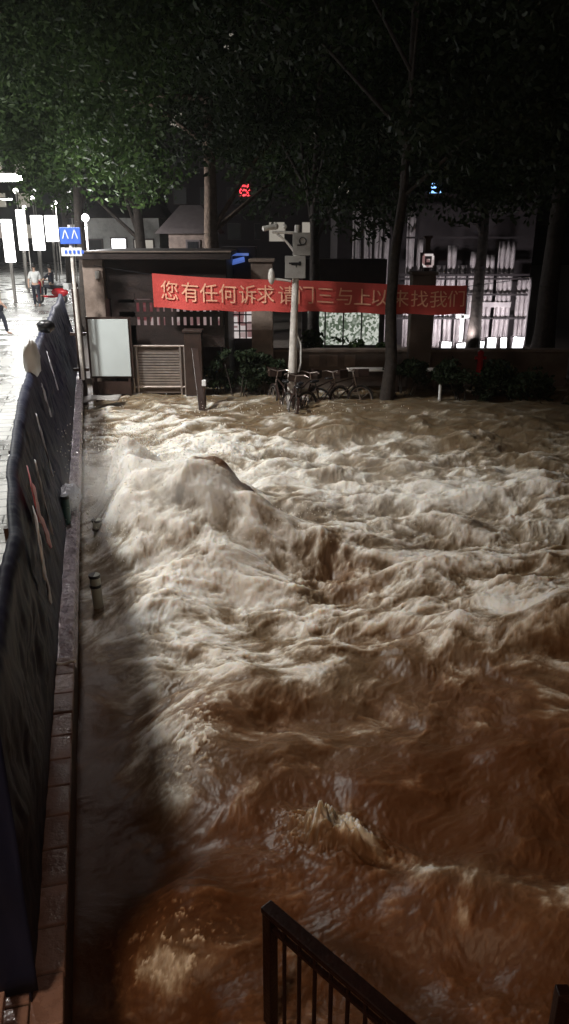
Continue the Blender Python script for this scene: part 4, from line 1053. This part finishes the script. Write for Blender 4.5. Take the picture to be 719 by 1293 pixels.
a = G(48, 388, .58); person((a.x, a.y, .58), R(15), 'person in a white shirt walking away up the bright street', M['white_shirt'], M['dark_cloth'])
a = G(2, 424, .58); person((a.x, a.y, .58), R(-60), 'person in dark trousers cut by the left edge, stepping on the wet street', M['green_shirt'], M['dark_cloth'])
# scooter
a = G(66, 384, .58)
def scooter(loc, rz):
    root = empty('scooter', loc, rz); tag(root, 'red and pale motor scooter stopped by the far end of the fence', 'scooter')
    for y in (-.55, .62):
        w = MB().torus((0, y, .24), (1, 0, 0), .19, .055).build('wheel', M['rubber'], root, smooth=True)
        MB().bar((-.03, y, .24), (.03, y, .24), .14, n=16).build('rim', M['steel'], w)
    mb = MB(); mb.ball((0, -.45, .52), (.17, .42, .2)); mb.ball((0, .05, .33), (.14, .38, .06)); mb.build('body', M['red_paint'], root, smooth=True)
    mb = MB(); mb.beam((0, .62, .3), (0, .42, .98), .30, .06); mb.ball((0, .48, .92), (.16, .12, .15)); mb.build('front_shield', M['red_paint'], root, smooth=True)
    MB().ball((0, -.3, .76), (.15, .42, .07)).build('seat', M['black_plastic'], root, smooth=True)
    MB().tube([(-.32, .36, 1.02), (0, .42, 1.03), (.32, .36, 1.02)], .02).build('handlebar', M['black_plastic'], root, smooth=True)
    MB().ball((0, .60, .94), (.07, .05, .06)).build('headlight', M['glow_white'], root, smooth=True)
    MB().box((0, -.85, .78), (.3, .28, .26)).build('top_box', M['white_paint'], root, bevel=.04)
    return root
scooter((a.x, a.y, .58), R(75))
person((a.x + .05, a.y + .02, .58), R(75), 'person in dark top sitting on the red scooter', M['dark_cloth'], M['dark_cloth'], 'ride')

# ------------------------------------------------------------------ fence along the wall
fn = empty('fence', S(2.7, -.58, .5)); tag(fn, 'long dark metal fence on the river wall, leaning towards the street', 'fence')
def ftop(t):
    s = np.interp(t, [2.0, 4.5, 6.1, 9, 13.8, 22, 30], [-.585, -.60, -.76, -.88, -1.0, -.92, -.9])
    z = 1.88 + .03 * math.sin(t * 1.7)
    return float(s), float(z)
def fpt(t, g, off=0.0):
    s1, z1 = ftop(t); s0, z0 = -.585, .50
    return S(t, s0 + (s1 - s0) * g + off, z0 + (z1 - z0) * g)
t = 2.75
while t < 24:
    W(fn, MB().beam(fpt(t, -.02), fpt(t, 1.02), .05, .05).build('post', M['dark_paint'])); t += 2.1
for g in (.08, .96):
    mb = MB(); tt = np.arange(2.75, 24, .7)
    for a, b_ in zip(tt[:-1], tt[1:]): mb.beam(fpt(a, g), fpt(b_, g), .035, .035)
    W(fn, mb.build('rail', M['dark_paint']))
mb = MB(); t = 2.85
while t < 24: mb.bar(fpt(t, .06), fpt(t, .97), .009, n=5); t += .125
W(fn, mb.build('pickets', M['dark_paint']))
# the fence turns away from the river at its near end
def rpt(q, g): return S(2.74, -.62 - q, .58 + 1.34 * g)
for q in (0.9, 1.9, 2.9): W(fn, MB().beam(rpt(q, 0), rpt(q, 1.02), .05, .05).build('post', M['dark_paint']))
for g in (.05, .98): W(fn, MB().beam(rpt(0, g), rpt(2.9, g), .035, .035).build('rail', M['dark_paint']))
qs = np.linspace(-.15, 2.95, 200); gs2 = np.linspace(0, 1, 14); V = np.zeros((200, 14, 3))
for j, g in enumerate(gs2):
    tt = 2.64 + .04 * fbm(qs * 4, np.full_like(qs, g), 77, 3) * (.3 + g); V[:, j, 0] = DV.x * tt + PV.x * (-.62 - qs); V[:, j, 1] = DV.y * tt + PV.y * (-.62 - qs); V[:, j, 2] = .585 + 1.36 * g
tr = grid_mesh('tarpaulin', V, M['tarp'], thick=.006); tag(tr, 'dark tarpaulin on the fence return at the near left corner', 'tarpaulin')
mb = MB()
for i in range(14):
    for k in range(9):
        t0 = 2.62 - i * .2; s0 = -.70 - k * .2
        mb.beam(S(t0 - .1, s0, .60 + random.uniform(-.004, .004)), S(t0 + .088, s0, .60 + random.uniform(-.004, .004)), .19, .05)
pv = mb.build('brick_paving', M['brick'], bevel=.006); pv['kind'] = 'structure'
# tarp
ts = np.linspace(2.66, 23.5, 1500); gs = np.linspace(0.0, 1.0, 40)
V = np.zeros((len(ts), len(gs), 3))
F1 = fbm(ts * 2.2, ts * 0 + 1.3, 5, 4)
for j, g in enumerate(gs):
    fold = 0.045 * fbm(ts * 1.5 + g * .9, np.full_like(ts, g * 1.3), 7, 5, .6) + 0.03 * np.abs(gnoise(ts * 4.3 + g * 1.9, np.full_like(ts, g * 2.1), 9))
    s1 = np.interp(ts, [2.0, 4.5, 6.1, 9, 13.8, 22, 30], [-.585, -.60, -.76, -.88, -1.0, -.92, -.9]); z1 = 1.93 + .03 * np.sin(ts * 1.7) + .02 * F1
    s = -.585 + (s1 + .585) * g + .075 + fold * (.15 + .85 * math.sin(math.pi * min(1, g * 1.05)))
    z = .50 + (z1 + .05 - .50) * min(g, .95) / .95
    s = s - max(0, g - .92) / .08 * .07
    V[:, j, 0] = DV.x * ts + PV.x * s; V[:, j, 1] = DV.y * ts + PV.y * s; V[:, j, 2] = z
tp = grid_mesh('tarpaulin', V, M['tarp'], thick=.006); tag(tp, 'dark navy tarpaulin hung in folds along the fence', 'tarpaulin')
def ribbon(pts, w, m, label, name='cloth_strip'):
    """pts: (t, g) along the outer face"""
    n = 24; rows = []
    for i in range(n + 1):
        f = i / n * (len(pts) - 1); k = min(int(f), len(pts) - 2); a = f - k
        t = pts[k][0] * (1 - a) + pts[k + 1][0] * a; g = pts[k][1] * (1 - a) + pts[k + 1][1] * a
        ww = w * (1 - .85 * i / n) * (1 + .2 * math.sin(i * 1.3)); row = []
        for j in range(5):
            q = (j / 4 - .5); p = fpt(t + q * ww, g, .175 + .008 * math.sin(i * .5 + j * 1.1)); row.append(tuple(p))
        rows.append(row)
    o = grid_mesh(name, np.array(rows), m, thick=.004); tag(o, label, 'cloth strip', 'cloth strips tied to the fence'); return o
ribbon([(5.85, 1.08), (5.95, .88), (6.15, .70), (6.3, .52)], .62, M['pink_cloth'], 'faded red cloth strip hanging from the near fence')
ribbon([(4.75, 1.08), (4.85, .85), (5.0, .68), (5.08, .55)], .5, M['pale_cloth'], 'pale grey cloth strip hanging over the near fence below the red one')
ribbon([(6.9, .95), (6.7, .7), (6.65, .5)], .10, M['pale_cloth'], 'thin pale cloth strip tied beyond the red strip')
ribbon([(8.4, .98), (8.2, .75), (8.1, .55)], .12, M['pale_cloth'], 'narrow pale cloth strip midway along the fence')
ribbon([(10.5, .97), (10.2, .7)], .22, M['pale_cloth'], 'short pale cloth strip under the white sack')
ribbon([(13.5, .97), (12.6, .6)], .2, M['pale_cloth'], 'slanting pale cloth strip far along the fence')
def lump(name, c, rad, m, label, cat, seed=0, n=28):
    th = np.linspace(0, 2 * math.pi, n); ph = np.linspace(-math.pi / 2, math.pi / 2, n // 2)
    T_, F_ = np.meshgrid(th, ph, indexing='ij')
    q = 0.13 * fbm(np.cos(T_) * 2.2 + F_, np.sin(T_) * 2.2 + F_ * 1.3, seed, 4)
    k = 1 + q
    ex = np.sign(np.cos(F_)) * np.abs(np.cos(F_)) ** .7
    V = np.stack([rad[0] * ex * np.cos(T_) * k, rad[1] * ex * np.sin(T_) * k, rad[2] * np.sin(F_) * k], -1)
    V[-1] = V[0]
    o = grid_mesh(name, V, m); o.location = c; tag(o, label, cat); return o
c = P(40, 452, 10.2); lump('sack', (c.x, c.y, c.z - .02), (.10, .16, .24), M['sack'], 'white plastic sack propped against the street side of the fence', 'sack', 3)
c = P(58, 412, 13.0); lump('rubbish_bag', (c.x, c.y, c.z), (.14, .13, .10), M['black_plastic'], 'black bag on top of the fence beyond the white sack', 'bag', 5)
c = S(9.3, -.50, .62); lump('foil_bundle', c, (.16, .3, .16), M['foil'], 'crumpled silvery plastic sheet on the wall beside the fence', 'plastic sheet', 8)
# bin / green post on the coping
c = G(85, 660, .5)
gp = empty('green_bottle', (c.x, c.y, .5)); tag(gp, 'dark green upright canister with black cap on the wet coping', 'canister')
W(gp, MB().bar((c.x, c.y, .48), (c.x, c.y, .70), .045, .055, 16).bar((c.x, c.y, .70), (c.x, c.y, .80), .055, .05, 16).build('shell', M['green_plastic'], smooth=True, bevel=.008))
W(gp, MB().bar((c.x, c.y, .80), (c.x, c.y, .835), .056, .05, 16).build('cap', M['black_plastic'], smooth=True))
for (u, v, lab) in ((125, 690, 'pale marker pipe with black bands in the splash, farther of two'), (123, 765, 'pale marker pipe with black bands beside the wall, nearer of two')):
    c = G(u, v, 0.0)
    r = empty('marker_pipe', (c.x, c.y, -.6)); tag(r, lab, 'marker pipe', 'marker pipes by the wall')
    W(r, MB().bar((c.x + .04, c.y, -.6), (c.x, c.y, .36), .055, .055, 16).build('pipe', M['pale_plastic'], smooth=True))
    for z in (.22, .33): W(r, MB().bar((c.x, c.y, z), (c.x, c.y, z + .03), .061, .061, 16).build('black_band', M['black_plastic'], smooth=True))
mb = MB(); pts = [S(5.52 + .05 * math.sin(k / 8 * math.pi), -.62 + k * .033, .515 + .02 * math.sin(k)) for k in range(9)]
mb.tube(pts, .014); tag(mb.build('white_tube', M['white_paint'], smooth=True), 'thin white bent tube lying across the coping', 'tube')

# ------------------------------------------------------------------ near railing
TOPZ = .70
A = Vector(G(341, 1151, TOPZ)); D = (Vector(G(505, 1293, TOPZ)) - A).normalized()
rl = empty('railing', (A.x, A.y, -.9)); tag(rl, 'dark brown metal railing with upright bars rising from the near water', 'railing')
W(rl, MB().box((A.x, A.y, -.12), (.055, .055, 1.62), Euler((0, 0, math.atan2(D.y, D.x)))).build('end_post', M['rail_metal'], bevel=.006))
W(rl, MB().beam(A - D * .03 + Vector((0, 0, .012)), A + D * 1.6 + Vector((0, 0, .012)), .07, .035).build('handrail', M['rail_metal'], bevel=.008))
W(rl, MB().beam(A + Vector((0, 0, -.09)), A + D * 1.6 + Vector((0, 0, -.09)), .028, .022).build('lower_rail', M['rail_metal'], bevel=.004))
for k in range(1, 16):
    p = A + D * (.098 * k); W(rl, MB().bar((p.x, p.y, -.9), (p.x, p.y, TOPZ), .0105, n=10).build('bar', M['rail_metal'], smooth=True))
c = G(712, 1250, .62)
r2 = empty('railing', (c.x, c.y, -.9)); tag(r2, 'end of a dark railing just showing in the bottom right corner', 'railing')
W(r2, MB().box((c.x, c.y, -.14), (.06, .06, 1.52)).build('end_post', M['rail_metal'], bevel=.006))
W(r2, MB().beam((c.x, c.y, .6), (c.x + .9, c.y - .5, .6), .06, .03).build('handrail', M['rail_metal'], bevel=.006))
for k in range(1, 6): W(r2, MB().bar((c.x + .14 * k, c.y - .078 * k, -.9), (c.x + .14 * k, c.y - .078 * k, .6), .0105, n=8).build('bar', M['rail_metal'], smooth=True))
print("done")

# ------------------------------------------------------------------ wet night air
hz = bpy.data.meshes.new('haze'); bm = bmesh.new(); bmesh.ops.create_cube(bm, size=1.0); bm.to_mesh(hz); bm.free()
hm = bpy.data.materials.new('haze'); hm.use_nodes = True; nt = hm.node_tree; nt.nodes.clear()
ho = nt.nodes.new("ShaderNodeOutputMaterial"); hv = nt.nodes.new("ShaderNodeVolumePrincipled"); nt.links.new(hv.outputs[0], ho.inputs['Volume'])
hv.inputs['Color'].default_value = (.9, .92, .95, 1); hv.inputs['Density'].default_value = 0.0005; hv.inputs['Anisotropy'].default_value = .5
o = link('haze', hz, hm); o.location = (0, 320, 20); o.scale = (860, 800, 44); o['kind'] = 'stuff'; o['label'] = 'thin wet night air over the whole scene'
